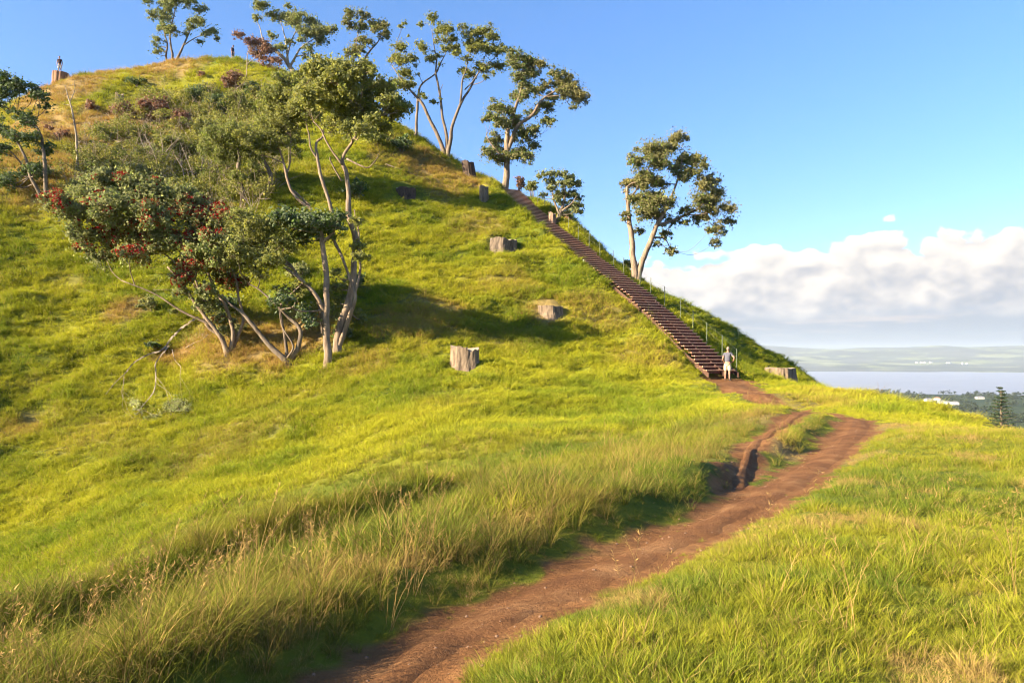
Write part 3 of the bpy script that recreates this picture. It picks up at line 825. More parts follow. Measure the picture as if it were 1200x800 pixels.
def make_tree(name, label, base, stems, clumps, leaf, bark, Y=None, group=None, cat='tree', leaf_size=.085, dens=1.0, r0=.2, depth=1.0, bits=None,
              sub=7, twig=1.0, flowers=None, fl_mat=None, seed=0, blend=.8, hue=.3, spread=1.0, rooted=True):
    g = np.random.default_rng(seed + int(base[0] * 7 + base[1]))
    if Y is None:
        Y = hit(*base)
    x0 = (base[0] - 600) / F * Y
    gz = float(ground(np.array(x0), np.array(Y)))
    root = empty(name, (x0, Y, gz), label=label, cat=cat, group=group)
    k = Y / F
    dz = gz - (HY - base[1]) * k if Y is not None else 0.0
    dz = 0.0 if abs(dz) < .05 else dz * 0
    tr = MB(); allp = []
    for si, st in enumerate(stems):
        st = [tuple(q) for q in st]
        n = len(st)
        c = []
        dep = 0.0; dd = (g.random() - .5) * .5
        for i, q in enumerate(st):
            rad = q[2] if len(q) > 2 else r0 * (1 - .72 * i / max(1, n - 1)) * (.8 if si else 1)
            yo = q[3] if len(q) > 3 else dd * i * .8 * depth
            p = P(q[0], q[1], Y); p[1] += yo
            c.append([*p, rad])
        c = np.array(c)
        if rooted and st[0][1] >= base[1] - 6:    # starts in the ground: root flare and a foot below the surface
            gy = float(ground(np.array(c[0, 0]), np.array(c[0, 1])))
            c[0, 2] = gy + .04
            c = np.vstack([[c[0, 0], c[0, 1], gy - .5, c[0, 3] * 1.35], c]); c[1, 3] *= 1.12
        s = spline(c, 5)
        s[:, :3] += np.column_stack([fbm(s[:, 2] * .9 + si * 7, s[:, 0] * 0 + 3, 2), fbm(s[:, 2] * .9, s[:, 0] * 0 + si * 5 + 9, 2), s[:, 2] * 0]) * .10
        s[:, 3] = np.maximum(s[:, 3] * .86, .012)
        tr.tube(s[:, :3], s[:, 3], 8 if s[0, 3] > .1 else 6, jit=.16)
        allp.append(s[len(s) // 3:])
    A = np.vstack(allp) if allp else np.array([[x0, Y, gz, .05]])
    cr = Crown(); fl = Crown(); nleaf = 0
    tw = MB()
    for q in clumps:
        px, py, rp = q[:3]; hq = q[3] if len(q) > 3 else hue
        kind = q[4] if len(q) > 4 else None
        R = rp * k * spread * (1.65 if group and 'shaded' in group else 1.15)
        ctr = P(px, py, Y); ctr[1] += (g.random() - .5) * 2.4 * depth
        # a limb from the nearest stem point that lies lower than the clump
        dist = np.linalg.norm(A[:, :3] - ctr, axis=1) + np.where(A[:, 2] > ctr[2] - .1, .5, 0) * 2
        a = A[np.argmin(dist)]
        if twig > 0:
            L_ = np.linalg.norm(ctr - a[:3])
            mid = (a[:3] + ctr) / 2 + g.normal(size=3) * .12 * L_ + [0, 0, -.06 * L_]
            rr = min(a[3] * .55, .02 + .016 * L_) * twig
            s = spline(np.array([[*a[:3], rr], [*mid, rr * .75], [*ctr, rr * .4]]), 4)
            tr.tube(s[:, :3], s[:, 3], 5, cap=False, jit=.2)
        if dens > 0: cr.leaves(ctr, R * 1.3, int(dens * 110 * (R / .8) ** 2 * (.11 / leaf_size) ** 1.5), leaf_size, hq, g=g, shell=False, flat=.9)
        n = max(5, int(sub * 2.6 * (.7 + .6 * g.random()) * (R / .8) ** .6))
        for j in range(n):
            d = g.normal(size=3); d /= np.linalg.norm(d); d[2] = abs(d[2]) * .8 - .15 if g.random() < .6 else d[2]
            sc = ctr + d * R * (.25 + .8 * g.random()) * [1, 1, .8]
            sr = R * (.16 + .22 * g.random())
            if twig > 0:
                tr.tube([ctr, (ctr + sc) / 2 + g.normal(size=3) * .05 * R, sc], [.014 * twig, .011 * twig, .007], 4, cap=False)
            nl = int(dens * (62 if group and 'shaded' in group else 46) * (sr / .3) ** 2 * (.11 / leaf_size) ** 1.8) + 5
            isf = fl_mat is not None and g.random() < (.85 if kind == 'f' else .14)
            h_ = hq + (g.random() - .5) * .5
            if dens > 0: cr.leaves(sc, sr, nl, leaf_size, h_, g=g)
            if isf: fl.leaves(sc + [0, -.08, .06], sr * 1.15, int(nl * .55), leaf_size * .8, .5, g=g)
            nleaf += nl
            # fine bare twig ends
            if twig > 0 and g.random() < .5:
                e = sc + d * sr * 1.2 + g.normal(size=3) * .1 * R
                tr.tube([sc, e], [.007, .003], 3, cap=False)
    tr.build('trunk', bark, root, smooth=True)
    if dens > 0 and cr.V: cr.build('crown', leaf, root)
    if fl.V: fl.build('blossom', fl_mat, root)
    return root


def scrub(label, px, py, rp, hue, leaf, bark, group=None, dead=0.0, ls=.10, name='shrub', tall=1.0, Y=None, dens=1.0):
    Y = Y or hit(px, py + rp * .55)
    k = Y / F
    g = np.random.default_rng(int(px * 13 + py * 5))
    base = (px, py + rp * .55)
    cl = []
    n = 5 + int(rp / 4)
    for i in range(n):
        a = g.random() * 6.28; r = rp * .55 * np.sqrt(g.random())
        cl.append((px + r * math.cos(a) * 1.15, py + r * math.sin(a) * .75 * tall - rp * .1, rp * (.34 + .22 * g.random()), hue))
    stems = [[(base[0] + s * rp * .12, base[1], .05), (px + s * rp * .3, py, .035), (px + s * rp * .45, py - rp * .4, .015)] for s in (-1, 0, 1)]
    return make_tree(name, label, base, stems, cl, leaf, bark, Y=Y, group=group, cat='shrub', leaf_size=ls, r0=.05, sub=6, twig=.6, seed=3, dens=dens)


def bare_branches(name, label, base, paths, bark, Y=None, cat='branch', group=None, r=.05, twigs=6, seed=1, lift=0):
    """dead, leafless wood: forking limbs"""
    if Y is None: Y = hit(*base)
    g = np.random.default_rng(seed)
    x0 = (base[0] - 600) / F * Y
    root_z = float(ground(np.array(x0), np.array(Y)))
    m = MB()
    for pth in paths:
        c = []
        for i, q in enumerate(pth):
            p = P(q[0], q[1], Y); p[1] += q[3] if len(q) > 3 else (g.random() - .5) * .3
            rad = q[2] if len(q) > 2 else r * (1 - .75 * i / max(1, len(pth) - 1))
            gz = float(ground(np.array(p[0]), np.array(p[1])))
            p[2] = max(p[2], gz + .05)
            c.append([*p, rad])
        c = np.array(c)
        s = spline(c, 5)
        m.tube(s[:, :3], s[:, 3], 6, jit=.2)
        for t in range(twigs):
            i = g.integers(len(s) // 3, len(s)); d = g.normal(size=3); d[2] = abs(d[2]) * .8; d /= np.linalg.norm(d)
            L_ = (.25 + .5 * g.random()); rr = s[i, 3] * .55
            a = s[i, :3]; b = a + d * L_ * .5; e = b + (d + g.normal(size=3) * .4) * L_ * .5
            m.tube([a, b, e], [rr, rr * .6, .004], 4, cap=False)
            for q in range(2):
                e2 = b + (d + g.normal(size=3) * .8) * L_ * .4
                m.tube([b, e2], [rr * .5, .003], 3, cap=False)
    o = m.build(name, bark, None, smooth=True)
    me = o.data
    off = Vector((x0, Y, root_z))
    me.transform(__import__('mathutils').Matrix.Translation(-off)); o.location = off
    return tag(o, label, cat, group)


def build_trees():
    olive = leaf_mat('olive_leaves', (.17, .225, .042), (.37, .33, .066), (.19, .20, .07), .38)
    dark = leaf_mat('dark_green_leaves', (0.065, 0.117, 0.0234), (0.143, 0.189, 0.0442), (.12, .15, .08), .25)
    grey = leaf_mat('grey_green_leaves', (.18, .24, .062), (.36, .34, .11), (.20, .21, .09), .34)
    mixd = leaf_mat('pohutukawa_leaves', (.135, .205, .042), (.29, .235, .075), (.18, .17, .075), .34)
    rust = leaf_mat('rust_leaves', (.22, .085, .055), (.20, .15, .055), (.24, .15, .11))
    red = leaf_mat('red_blossom', (.36, .014, .016), (.24, .026, .020), (.26, .02, .015), .25)
    bk = bark_mat('pale_bark', (.27, .20, .14), (.085, .058, .04))
    bg = bark_mat('grey_bark', (.20, .155, .115), (.06, .045, .033))
    bw = bark_mat('bleached_bark', (.38, .31, .23), (.16, .12, .085))
    G = 'trees along the hill skyline'
    G2 = 'trees on the shaded side of the hill'
    # ---- lone tree right of the stair
    z = lambda l: zoomed(.275, 680, 130, l)
    make_tree('pohutukawa_tree', 'lone two-stemmed tree with a drooping crown, furthest right on the slope beside the stair', (743.5, 332),
              stemz(.275, 680, 130, [[(232, 742, .30, 0), (228, 650, .26, 0), (225, 580, .24, .1), (213, 480, .2, .2), (205, 400, .16, .2), (203, 320, .11, .2)],
                                     [(240, 742, .30, 0), (262, 655, .25, -.1), (290, 575, .22, -.3), (315, 500, .19, -.4), (345, 450, .13, -.4), (380, 380, .1, -.2), (425, 270, .07, 0), (435, 190, .04, 0)],
                                     [(318, 495, .13, -.4), (430, 450, .10, .2), (510, 410, .08, .3), (560, 350, .05, .3)],
                                     [(300, 540, .10, -.3), (360, 545, .05, .0), (390, 590, .03, .1)], [(205, 380, .09, .2), (260, 300, .07, .3), (310, 220, .05, .4), (370, 160, .03, .3)]]),
              z([(425, 105, 42, .8), (370, 150, 48, .4), (290, 180, 52), (240, 240, 48), (330, 235, 52), (230, 300, 42, .8), (285, 310, 52), (350, 300, 36), (455, 195, 52, .6), (500, 215, 40), (430, 280, 38), (470, 265, 36), (520, 240, 26),
                 (245, 375, 44), (290, 400, 50), (345, 400, 50), (325, 445, 46), (390, 390, 34), (265, 440, 46), (190, 450, 22), (185, 470, 14), (400, 470, 32), (255, 505, 26), (340, 560, 26), (390, 590, 26), (375, 615, 18), (370, 520, 28),
                 (550, 300, 52, .9), (520, 335, 42, .6), (495, 390, 42), (560, 380, 58, .8), (620, 425, 44, .9), (455, 430, 30), (450, 478, 24), (530, 450, 42, .6), (640, 470, 28, .8), (590, 500, 36, .6), (590, 555, 24), (540, 520, 24), (560, 430, 40, .7), (600, 340, 30, .9),
                 (420, 230, 30), (320, 175, 40, .6), (270, 275, 40), (320, 365, 40)]),
              mixd, bk, group=G, Y=53.0, leaf_size=.07, depth=.9, hue=.3, sub=8)
    # ---- big tree at the head of the stair
    z = lambda l: zoomed(.25, 430, 0, l)
    make_tree('pohutukawa_tree', 'largest skyline tree, leaning right from a forked trunk at the head of the stair', (592, 218),
              stemz(.25, 430, 0, [[(648, 872, .36, 0), (655, 780, .32, 0), (655, 700, .28, 0), (662, 620, .24, 0), (690, 530, .18, .2), (720, 430, .13, .3), (735, 330, .07, .3)],
                                  [(657, 720, .22, 0), (700, 600, .2, -.3), (770, 550, .16, -.5), (820, 480, .12, -.5), (870, 440, .09, -.3), (930, 400, .05, 0)],
                                  [(652, 760, .12, 0), (600, 700, .08, -.2), (560, 640, .05, -.2)], [(700, 610, .1, 0), (760, 650, .06, .4), (790, 640, .03, .4)]]),
              z([(700, 260, 42), (760, 272, 42), (820, 295, 32, .6), (700, 310, 40), (765, 312, 38), (720, 370, 42), (710, 430, 38), (750, 400, 34), (795, 420, 34), (730, 462, 34), (840, 400, 34, .5), (890, 345, 40), (930, 370, 52, .5), (962, 420, 52, .6),
                 (1000, 470, 38, .7), (930, 450, 38, .5), (965, 520, 22), (880, 450, 34), (840, 490, 38), (780, 510, 34), (850, 558, 32), (862, 592, 20), (600, 520, 40), (570, 560, 30), (650, 540, 42), (700, 570, 46), (640, 610, 36), (600, 650, 40), (620, 590, 36),
                 (740, 640, 42), (780, 620, 34), (785, 680, 32), (720, 700, 38), (600, 700, 46), (570, 740, 36), (625, 750, 40), (745, 755, 36), (690, 750, 34), (560, 645, 16), (682, 240, 16), (770, 350, 30), (690, 640, 30), (545, 570, 16)]),
              mixd, bk, group=G, Y=67.5, leaf_size=.078, depth=1.1, hue=.15, sub=8)
    # ---- three-stemmed tree and its leaning neighbour
    make_tree('pohutukawa_tree', 'tall tree with three bare spreading stems, left of the jagged dark stump on the skyline', (523, 186),
              stemz(.25, 430, 0, [[(365, 748, .26, 0), (345, 660, .22, 0), (310, 590, .19, -.1), (262, 490, .16, -.2), (215, 440, .12, -.2), (165, 380, .08, -.2), (115, 310, .05, 0)],
                                  [(372, 748, .24, 0), (370, 640, .19, .2), (350, 520, .15, .4), (335, 420, .12, .4), (322, 330, .10, .4), (318, 230, .06, .4), (300, 130, .03, .4)],
                                  [(380, 748, .26, 0), (395, 620, .2, 0), (435, 490, .16, .1), (480, 420, .12, .2), (510, 360, .09, .2), (545, 290, .05, .2), (575, 200, .03, .2)],
                                  [(435, 490, .12, .1), (445, 400, .10, -.1), (458, 350, .07, -.2), (480, 250, .04, -.2)], [(350, 520, .06, .4), (345, 430, .05, .4), (355, 390, .03, .4)],
                                  [(325, 330, .08, .4), (365, 255, .05, .2), (395, 180, .03, .2)], [(460, 420, .07, .1), (540, 330, .05, -.2), (610, 260, .03, -.2)],
                                  [(130, 310, .05, -.1), (140, 200, .035, -.1), (170, 120, .015, -.1)]]),
              z([(160, 250, 36), (130, 272, 36), (200, 265, 32), (170, 300, 32), (190, 350, 36), (150, 390, 36), (200, 410, 32), (140, 410, 26), (240, 430, 20), (175, 108, 16), (160, 140, 12), (200, 190, 8), (310, 470, 18), (270, 468, 18), (345, 470, 10),
                 (250, 100, 18), (310, 108, 30), (340, 130, 26), (375, 160, 36), (400, 185, 32), (350, 190, 28), (412, 220, 30), (250, 220, 26), (270, 240, 26), (300, 280, 24), (370, 240, 22), (420, 262, 22),
                 (450, 150, 26), (490, 170, 36), (540, 160, 32), (570, 152, 26), (590, 190, 32), (520, 200, 36), (480, 210, 26), (610, 222, 32), (560, 240, 36), (510, 250, 36), (470, 290, 26), (450, 320, 24), (480, 340, 30), (530, 300, 32), (550, 330, 26), (600, 300, 32), (630, 300, 26),
                 (640, 250, 24), (560, 380, 16), (592, 350, 16), (670, 240, 20)]),
              olive, bg, group=G, Y=71, leaf_size=.08, depth=.9, hue=.5, sub=7)
    make_tree('pohutukawa_tree', 'slender single trunk bending right beneath its neighbour, just left of the three-stemmed tree', (485.5, 180),
              stemz(.25, 430, 0, [[(220, 722, .2, 0), (232, 620, .17, 0), (236, 530, .15, .1), (240, 440, .13, .2), (262, 385, .10, .3), (322, 330, .07, .5), (335, 290, .04, .6)]]),
              z([(330, 270, 22), (345, 300, 14), (300, 300, 12), (250, 370, 10)]), olive, bg, group=G, Y=72, leaf_size=.07, sub=5)
    # ---- small round tree beside the stair
    z = lambda l: zoomed(.15, 600, 200, l)
    make_tree('pohutukawa_tree', 'small round-crowned tree with a thick short trunk at the right edge of the stair', (654, 264),
              stemz(.15, 600, 200, [[(350, 430, .30, 0), (358, 390, .27, 0), (375, 340, .2, 0), (395, 290, .14, 0), (410, 200, .07, 0)], [(372, 345, .12, 0), (340, 250, .08, .2), (320, 150, .04, .3)], [(385, 315, .1, 0), (460, 260, .06, -.2), (500, 200, .04, -.2)],
                                    [(375, 340, .1, 0), (430, 345, .06, 0), (480, 330, .03, 0)]]),
              z([(230, 45, 44), (300, 35, 44), (380, 35, 46), (450, 55, 52), (505, 100, 46), (330, 90, 54), (420, 110, 56), (250, 175, 30), (300, 150, 44), (380, 180, 56), (460, 180, 54), (515, 200, 46), (515, 270, 44), (400, 250, 46), (460, 280, 46), (540, 320, 34), (485, 320, 34),
                 (430, 320, 24), (340, 230, 34), (230, 185, 20), (270, 90, 30)]), grey, bk, group=G, Y=60.5, leaf_size=.07, depth=.8, sub=8, hue=.3)
    # ---- skyline trees on the summit
    z = lambda l: zoomed(.25, 250, 0, l)
    make_tree('pohutukawa_tree', 'slim tree with a dark top rising behind the big central tree on the skyline', (423, 112),
              stemz(.25, 250, 0, [[(700, 440, .22, 0), (696, 340, .18, 0), (715, 265, .13, 0), (770, 190, .08, .2), (800, 140, .04, .2)], [(693, 330, .13, 0), (680, 270, .09, .2), (670, 180, .05, .3), (690, 100, .03, .3)], [(650, 330, .08, 0), (652, 290, .05, 0)]]),
              z([(650, 80, 30), (700, 80, 32), (740, 92, 26), (640, 130, 30), (690, 130, 32), (750, 120, 30), (790, 112, 26), (800, 150, 32), (770, 160, 26), (820, 142, 16), (660, 210, 32), (710, 200, 30), (650, 250, 32), (690, 245, 26), (740, 212, 22), (670, 172, 16)]),
              mixd, bg, group=G, Y=80, leaf_size=.09, hue=.4, sub=7)
    make_tree('pohutukawa_tree', 'leaning summit tree with a pale forked trunk and a wide airy crown', (345, 90),
              stemz(.25, 250, 0, [[(380, 362, .34, 0), (355, 310, .28, 0), (320, 265, .2, 0), (272, 222, .13, 0), (232, 180, .08, 0), (205, 100, .04, 0)], [(352, 305, .18, 0), (340, 220, .12, .3), (322, 130, .06, .4), (300, 60, .03, .4)],
                                  [(360, 310, .18, 0), (400, 245, .12, -.2), (440, 212, .08, -.3), (490, 180, .05, -.3)], [(345, 270, .13, 0), (370, 180, .08, .2), (400, 110, .04, .2)], [(385, 265, .09, 0), (440, 250, .05, .3), (480, 255, .03, .3)]]),
              z([(230, 40, 38), (270, 62, 34), (350, 70, 38), (400, 80, 40), (450, 90, 36), (370, 110, 34), (440, 140, 36), (480, 170, 40), (530, 155, 42), (562, 152, 24), (500, 190, 30), (430, 170, 36), (300, 230, 28), (340, 242, 24), (360, 200, 22), (460, 245, 28),
                 (480, 272, 24), (430, 262, 22), (340, 12, 22), (290, 190, 24), (310, 60, 22), (220, 110, 22), (420, 212, 18), (400, 120, 30)]),
              grey, bw, group=G, Y=82, leaf_size=.09, dens=.8, hue=.4, sub=7)
    make_tree('pohutukawa_tree', 'low rust brown tree at the left foot of the leaning summit tree', (289, 106),
              stemz(.25, 250, 0, [[(152, 430, .09, 0), (160, 340, .07, 0), (158, 260, .05, 0), (180, 210, .03, 0)], [(158, 300, .05, 0), (210, 260, .04, 0), (250, 230, .02, 0)]]),
              z([(135, 190, 26), (180, 200, 32), (220, 200, 32), (242, 222, 32), (190, 235, 34), (250, 245, 26), (270, 290, 32), (230, 280, 26), (310, 300, 28)]), rust, bw, group=G, Y=80, leaf_size=.08, sub=7)
    z = lambda l: zoomed(.25, 0, 0, l)
    make_tree('pohutukawa_tree', 'airy tree with several thin stems standing on the rounded summit', (203, 72),
              stemz(.25, 0, 0, [[(780, 285, .14, 0), (776, 200, .10, .2), (760, 120, .07, .3), (730, 60, .03, .3)], [(812, 285, .16, 0), (800, 180, .12, -.1), (812, 80, .07, 0), (830, 20, .03, 0)],
                                [(826, 285, .17, 0), (860, 212, .12, 0), (890, 140, .08, .2), (930, 55, .03, .2)], [(858, 215, .09, 0), (920, 182, .06, -.2), (985, 155, .03, -.2)]]),
              z([(700, 20, 22), (740, 60, 34), (780, 30, 36), (830, 20, 40), (880, 10, 34), (920, 40, 24), (960, 45, 20), (770, 72, 30), (730, 85, 26), (800, 60, 26), (780, 140, 34), (820, 160, 30), (742, 190, 28), (730, 245, 24), (890, 130, 28), (940, 120, 34), (980, 132, 30),
                 (960, 160, 24), (1010, 175, 16), (920, 180, 18), (880, 90, 20), (870, 160, 18), (745, 220, 16), (715, 205, 14)]),
              grey, bg, group=G, Y=86, leaf_size=.09, dens=.85, hue=.3, sub=7)
    # ---- left edge
    z = lambda l: zoomed(.225, 0, 80, l)
    make_tree('pohutukawa_tree', 'dark crowned tree leaning left from two slanting trunks at the left edge of the photo', (57, 245),
              stemz(.225, 0, 80, [[(258, 738, .2, 0), (240, 620, .17, 0), (236, 480, .15, 0), (215, 380, .12, .1), (190, 315, .1, .1), (130, 258, .07, .1), (50, 215, .05, .1), (-30, 180, .03, .1)],
                                  [(248, 730, .18, 0), (205, 640, .15, -.1), (168, 550, .13, -.2), (140, 460, .11, -.2), (100, 380, .08, -.2), (40, 330, .06, -.2), (-20, 335, .04, -.2)], [(168, 555, .09, -.2), (100, 490, .07, .1), (30, 410, .05, .1), (-40, 390, .03, .1)]]),
              z([(20, 80, 42), (70, 90, 42), (110, 112, 42), (20, 140, 42), (75, 160, 42), (150, 112, 34), (165, 90, 18), (210, 142, 38), (240, 172, 30), (200, 182, 28), (100, 240, 28), (150, 270, 42), (180, 300, 32), (95, 275, 24), (180, 380, 44), (130, 372, 38), (80, 372, 32),
                 (40, 350, 32), (222, 410, 34), (180, 420, 32), (30, 420, 32), (180, 520, 44), (222, 540, 28), (120, 540, 32), (60, 545, 32), (20, 580, 42), (40, 612, 32), (-20, 200, 52), (-30, 300, 42), (-20, 450, 48), (-30, 100, 50), (-30, 560, 40)]),
              dark, bg, group=G2, leaf_size=.08, depth=.9, hue=.45, sub=6, dens=.7, spread=.85)
    bare_branches('dead_tree', 'thin bare dead trunk with a forked top, right of the left edge tree', (92, 216),
                  stemz(.225, 0, 80, [[(412, 602, .10), (402, 500, .09), (399, 400, .08), (398, 340, .075), (380, 220, .06), (356, 150, .045), (340, 88, .02)], [(372, 175, .04), (384, 110, .03), (392, 70, .012)], [(378, 200, .03), (345, 185, .015)]]), bw, twigs=3, cat='dead tree', seed=5)
    # ---- the big central pair
    z = lambda l: zoomed(.25, 250, 0, l)
    zz = lambda l: zoomed(.225, 230, 100, l)
    z3 = lambda l: zoomed(.2625, 330, 230, l)
    sV = stemz(.2625, 330, 230, [[(248, 698, .26, 0), (262, 600, .23, 0), (292, 480, .21, .2), (305, 400, .2, .3), (312, 290, .19, .4), (318, 200, .18, .5), (300, 100, .17, .5), (290, 10, .15, .5)],
                                 [(252, 690, .15, 0), (330, 480, .12, -.3), (328, 420, .10, -.3), (300, 330, .08, -.3), (240, 200, .10, -.2), (228, 150, .06, -.1)], [(330, 440, .09, -.3), (358, 330, .07, -.3), (352, 200, .05, -.2), (330, 60, .03, 0)]])
    sV += stemz(.225, 230, 100, [[(795, 690, .16, .5), (780, 560, .14, .5), (765, 450, .13, .5), (745, 370, .11, .5), (800, 280, .09, .5), (832, 230, .08, .4), (840, 120, .04, .3)],
                                 [(752, 400, .08, .5), (700, 330, .06, .3), (650, 240, .05, .2), (600, 180, .03, .2)], [(745, 490, .055, .4), (695, 400, .045, .2), (690, 370, .03, .2)],
                                 [(832, 232, .06, .4), (910, 160, .045, .4), (980, 140, .035, .4), (1040, 130, .02, .4)], [(775, 370, .06, .5), (850, 410, .05, .3), (890, 420, .04, .3), (925, 388, .03, .3), (957, 343, .015, .3)]])
    make_tree('pohutukawa_tree', 'tallest central tree, pale twisting trunk under a broad spreading twiggy crown', (395, 413), sV,
              z([(550, 320, 46), (600, 335, 50), (500, 370, 50), (450, 420, 56), (560, 400, 66), (650, 400, 66), (720, 390, 52), (780, 405, 50), (830, 440, 42), (858, 480, 36), (800, 470, 40), (842, 520, 30), (700, 470, 56), (620, 480, 62), (540, 480, 60),
                 (640, 560, 40), (560, 560, 44), (720, 540, 40), (765, 555, 30), (700, 620, 40), (740, 662, 36), (660, 645, 30), (480, 500, 44), (600, 430, 50), (770, 600, 24)]) +
              z3([(345, 120, 26), (382, 290, 24), (345, 230, 22), (240, 400, 30), (240, 460, 34), (272, 525, 34), (250, 600, 34), (322, 540, 22), (232, 340, 18)]),
              olive, bk, group=G2, leaf_size=.075, depth=1.8, hue=.5, sub=10, dens=.66, twig=1.2)
    make_tree('pohutukawa_tree', 'upright central trunk nearest the front carrying a flat dark green canopy', (384, 428),
              stemz(.2625, 330, 230, [[(205, 750, .24, 0), (206, 600, .21, 0), (200, 450, .19, 0), (192, 330, .17, 0), (180, 220, .15, 0), (170, 150, .09, 0)], [(200, 520, .15, 0), (150, 430, .11, -.2), (80, 360, .08, -.3), (20, 320, .05, -.3)],
                                      [(180, 215, .10, 0), (240, 160, .06, -.2)]]),
              z3([(30, 120, 42), (90, 112, 42), (142, 100, 42), (190, 130, 42), (60, 160, 32), (240, 142, 36), (150, 160, 30), (10, 90, 36), (262, 105, 26), (20, 470, 32), (90, 520, 32), (140, 560, 22), (215, 180, 18), (110, 140, 40), (-30, 110, 34)]),
              dark, bk, group=G2, leaf_size=.08, depth=.8, hue=.4, sub=9)
    make_tree('pohutukawa_tree', 'tree with a smooth pale trunk rising behind the flat dark canopy at the centre', (390, 254),
              stemz(.225, 230, 100, [[(706, 685, .17, 0), (690, 590, .16, 0), (652, 480, .15, 0), (635, 375, .14, 0), (625, 300, .11, 0), (660, 260, .08, 0), (640, 160, .04, 0)], [(636, 385, .1, 0), (605, 330, .08, -.2), (590, 250, .06, -.2), (560, 160, .03, -.2)]]),
              z([(450, 420, 56), (380, 435, 56), (320, 470, 54), (460, 500, 56), (400, 525, 46), (480, 565, 30), (520, 440, 50), (350, 400, 30), (420, 370, 26), (480, 330, 28)]),
              olive, bk, group=G2, leaf_size=.078, depth=1.2, hue=.4, sub=8, dens=.6, twig=1.2)
    make_tree('pohutukawa_tree', 'tree with pale trunk leaning left, between the central trunks and the thick grey ones', (363, 247),
              stemz(.225, 230, 100, [[(598, 655, .15, 0), (545, 605, .14, 0), (492, 540, .13, 0), (470, 460, .12, 0), (455, 390, .09, 0), (430, 320, .06, 0)], [(472, 460, .09, 0), (490, 380, .07, .2), (490, 260, .04, .2)], [(462, 410, .07, 0), (405, 385, .05, -.2), (335, 365, .03, -.3)],
                                     [(600, 650, .1, .1), (560, 595, .09, .2), (500, 545, .08, .2)]]),
              zz([(400, 250, 50), (450, 200, 50), (480, 270, 44), (420, 150, 52), (350, 200, 52), (330, 260, 52), (455, 320, 30), (380, 320, 34), (300, 300, 44), (500, 180, 44), (510, 110, 46)]),
              olive, bk, group=G2, leaf_size=.07, depth=1.2, hue=.45, sub=8, dens=.65, twig=1.2)
    make_tree('pohutukawa_tree', 'tree with two thick trunks and a low dark tuft, left of the leaning central trunks', (285, 237),
              stemz(.225, 230, 100, [[(250, 612, .27, 0), (232, 520, .24, 0), (222, 440, .2, 0), (228, 370, .12, 0), (200, 300, .07, 0)], [(355, 605, .24, .3), (385, 500, .22, .3), (370, 430, .17, .3), (330, 350, .1, .3)], [(240, 520, .08, 0), (150, 490, .06, 0), (150, 440, .04, 0), (200, 400, .02, 0)],
                                     [(308, 585, .05, .1), (300, 540, .04, .1), (270, 510, .03, .1)]]),
              zz([(150, 300, 56), (90, 280, 50), (220, 270, 60), (60, 330, 50), (200, 350, 52), (270, 370, 44), (130, 370, 42), (310, 430, 30), (270, 470, 38), (235, 490, 28), (300, 470, 30), (320, 340, 40)]),
              olive, bg, group=G2, leaf_size=.07, depth=1.1, hue=.2, sub=8, dens=.75, twig=1.1)
    # ---- front row: forked tree and the red flowering one
    z6 = lambda l: zoomed(.25, 200, 260, l)
    make_tree('pohutukawa_tree', 'low forked tree with curving bare stems and grey twigs, left of upright front trunk', (339, 428),
              stemz(.25, 200, 260, [[(548, 670, .2, 0), (485, 600, .17, 0), (425, 525, .14, 0), (350, 435, .11, 0), (285, 390, .07, 0), (240, 340, .04, 0)], [(560, 670, .2, .1), (600, 580, .15, .1), (604, 500, .12, .1), (545, 440, .09, .1), (500, 390, .07, 0), (420, 320, .05, 0), (370, 290, .03, 0)],
                                    [(548, 650, .11, .1), (520, 500, .08, .2), (505, 400, .06, .3)], [(555, 640, .07, -.1), (580, 580, .06, -.1), (520, 480, .04, -.1), (505, 400, .03, 0)],
                                    [(700, 520, .14, .5), (680, 370, .12, .3), (610, 270, .10, .2), (545, 190, .07, 0), (440, 150, .04, 0), (350, 120, .02, 0)]]),
              z6([(350, 100, 52), (450, 85, 56), (420, 180, 44), (500, 200, 44), (330, 40, 46), (400, 20, 50), (560, 120, 46), (580, 300, 30), (520, 340, 38), (370, 170, 40), (470, 20, 46), (560, 30, 40), (600, 360, 24), (640, 300, 22), (270, 60, 44), (440, 260, 26), (290, 130, 36)]),
              olive, bg, group=G2, leaf_size=.065, depth=1.4, hue=.5, sub=10, dens=.52, twig=1.9)
    z4 = lambda l: zoomed(.25, 0, 150, l)
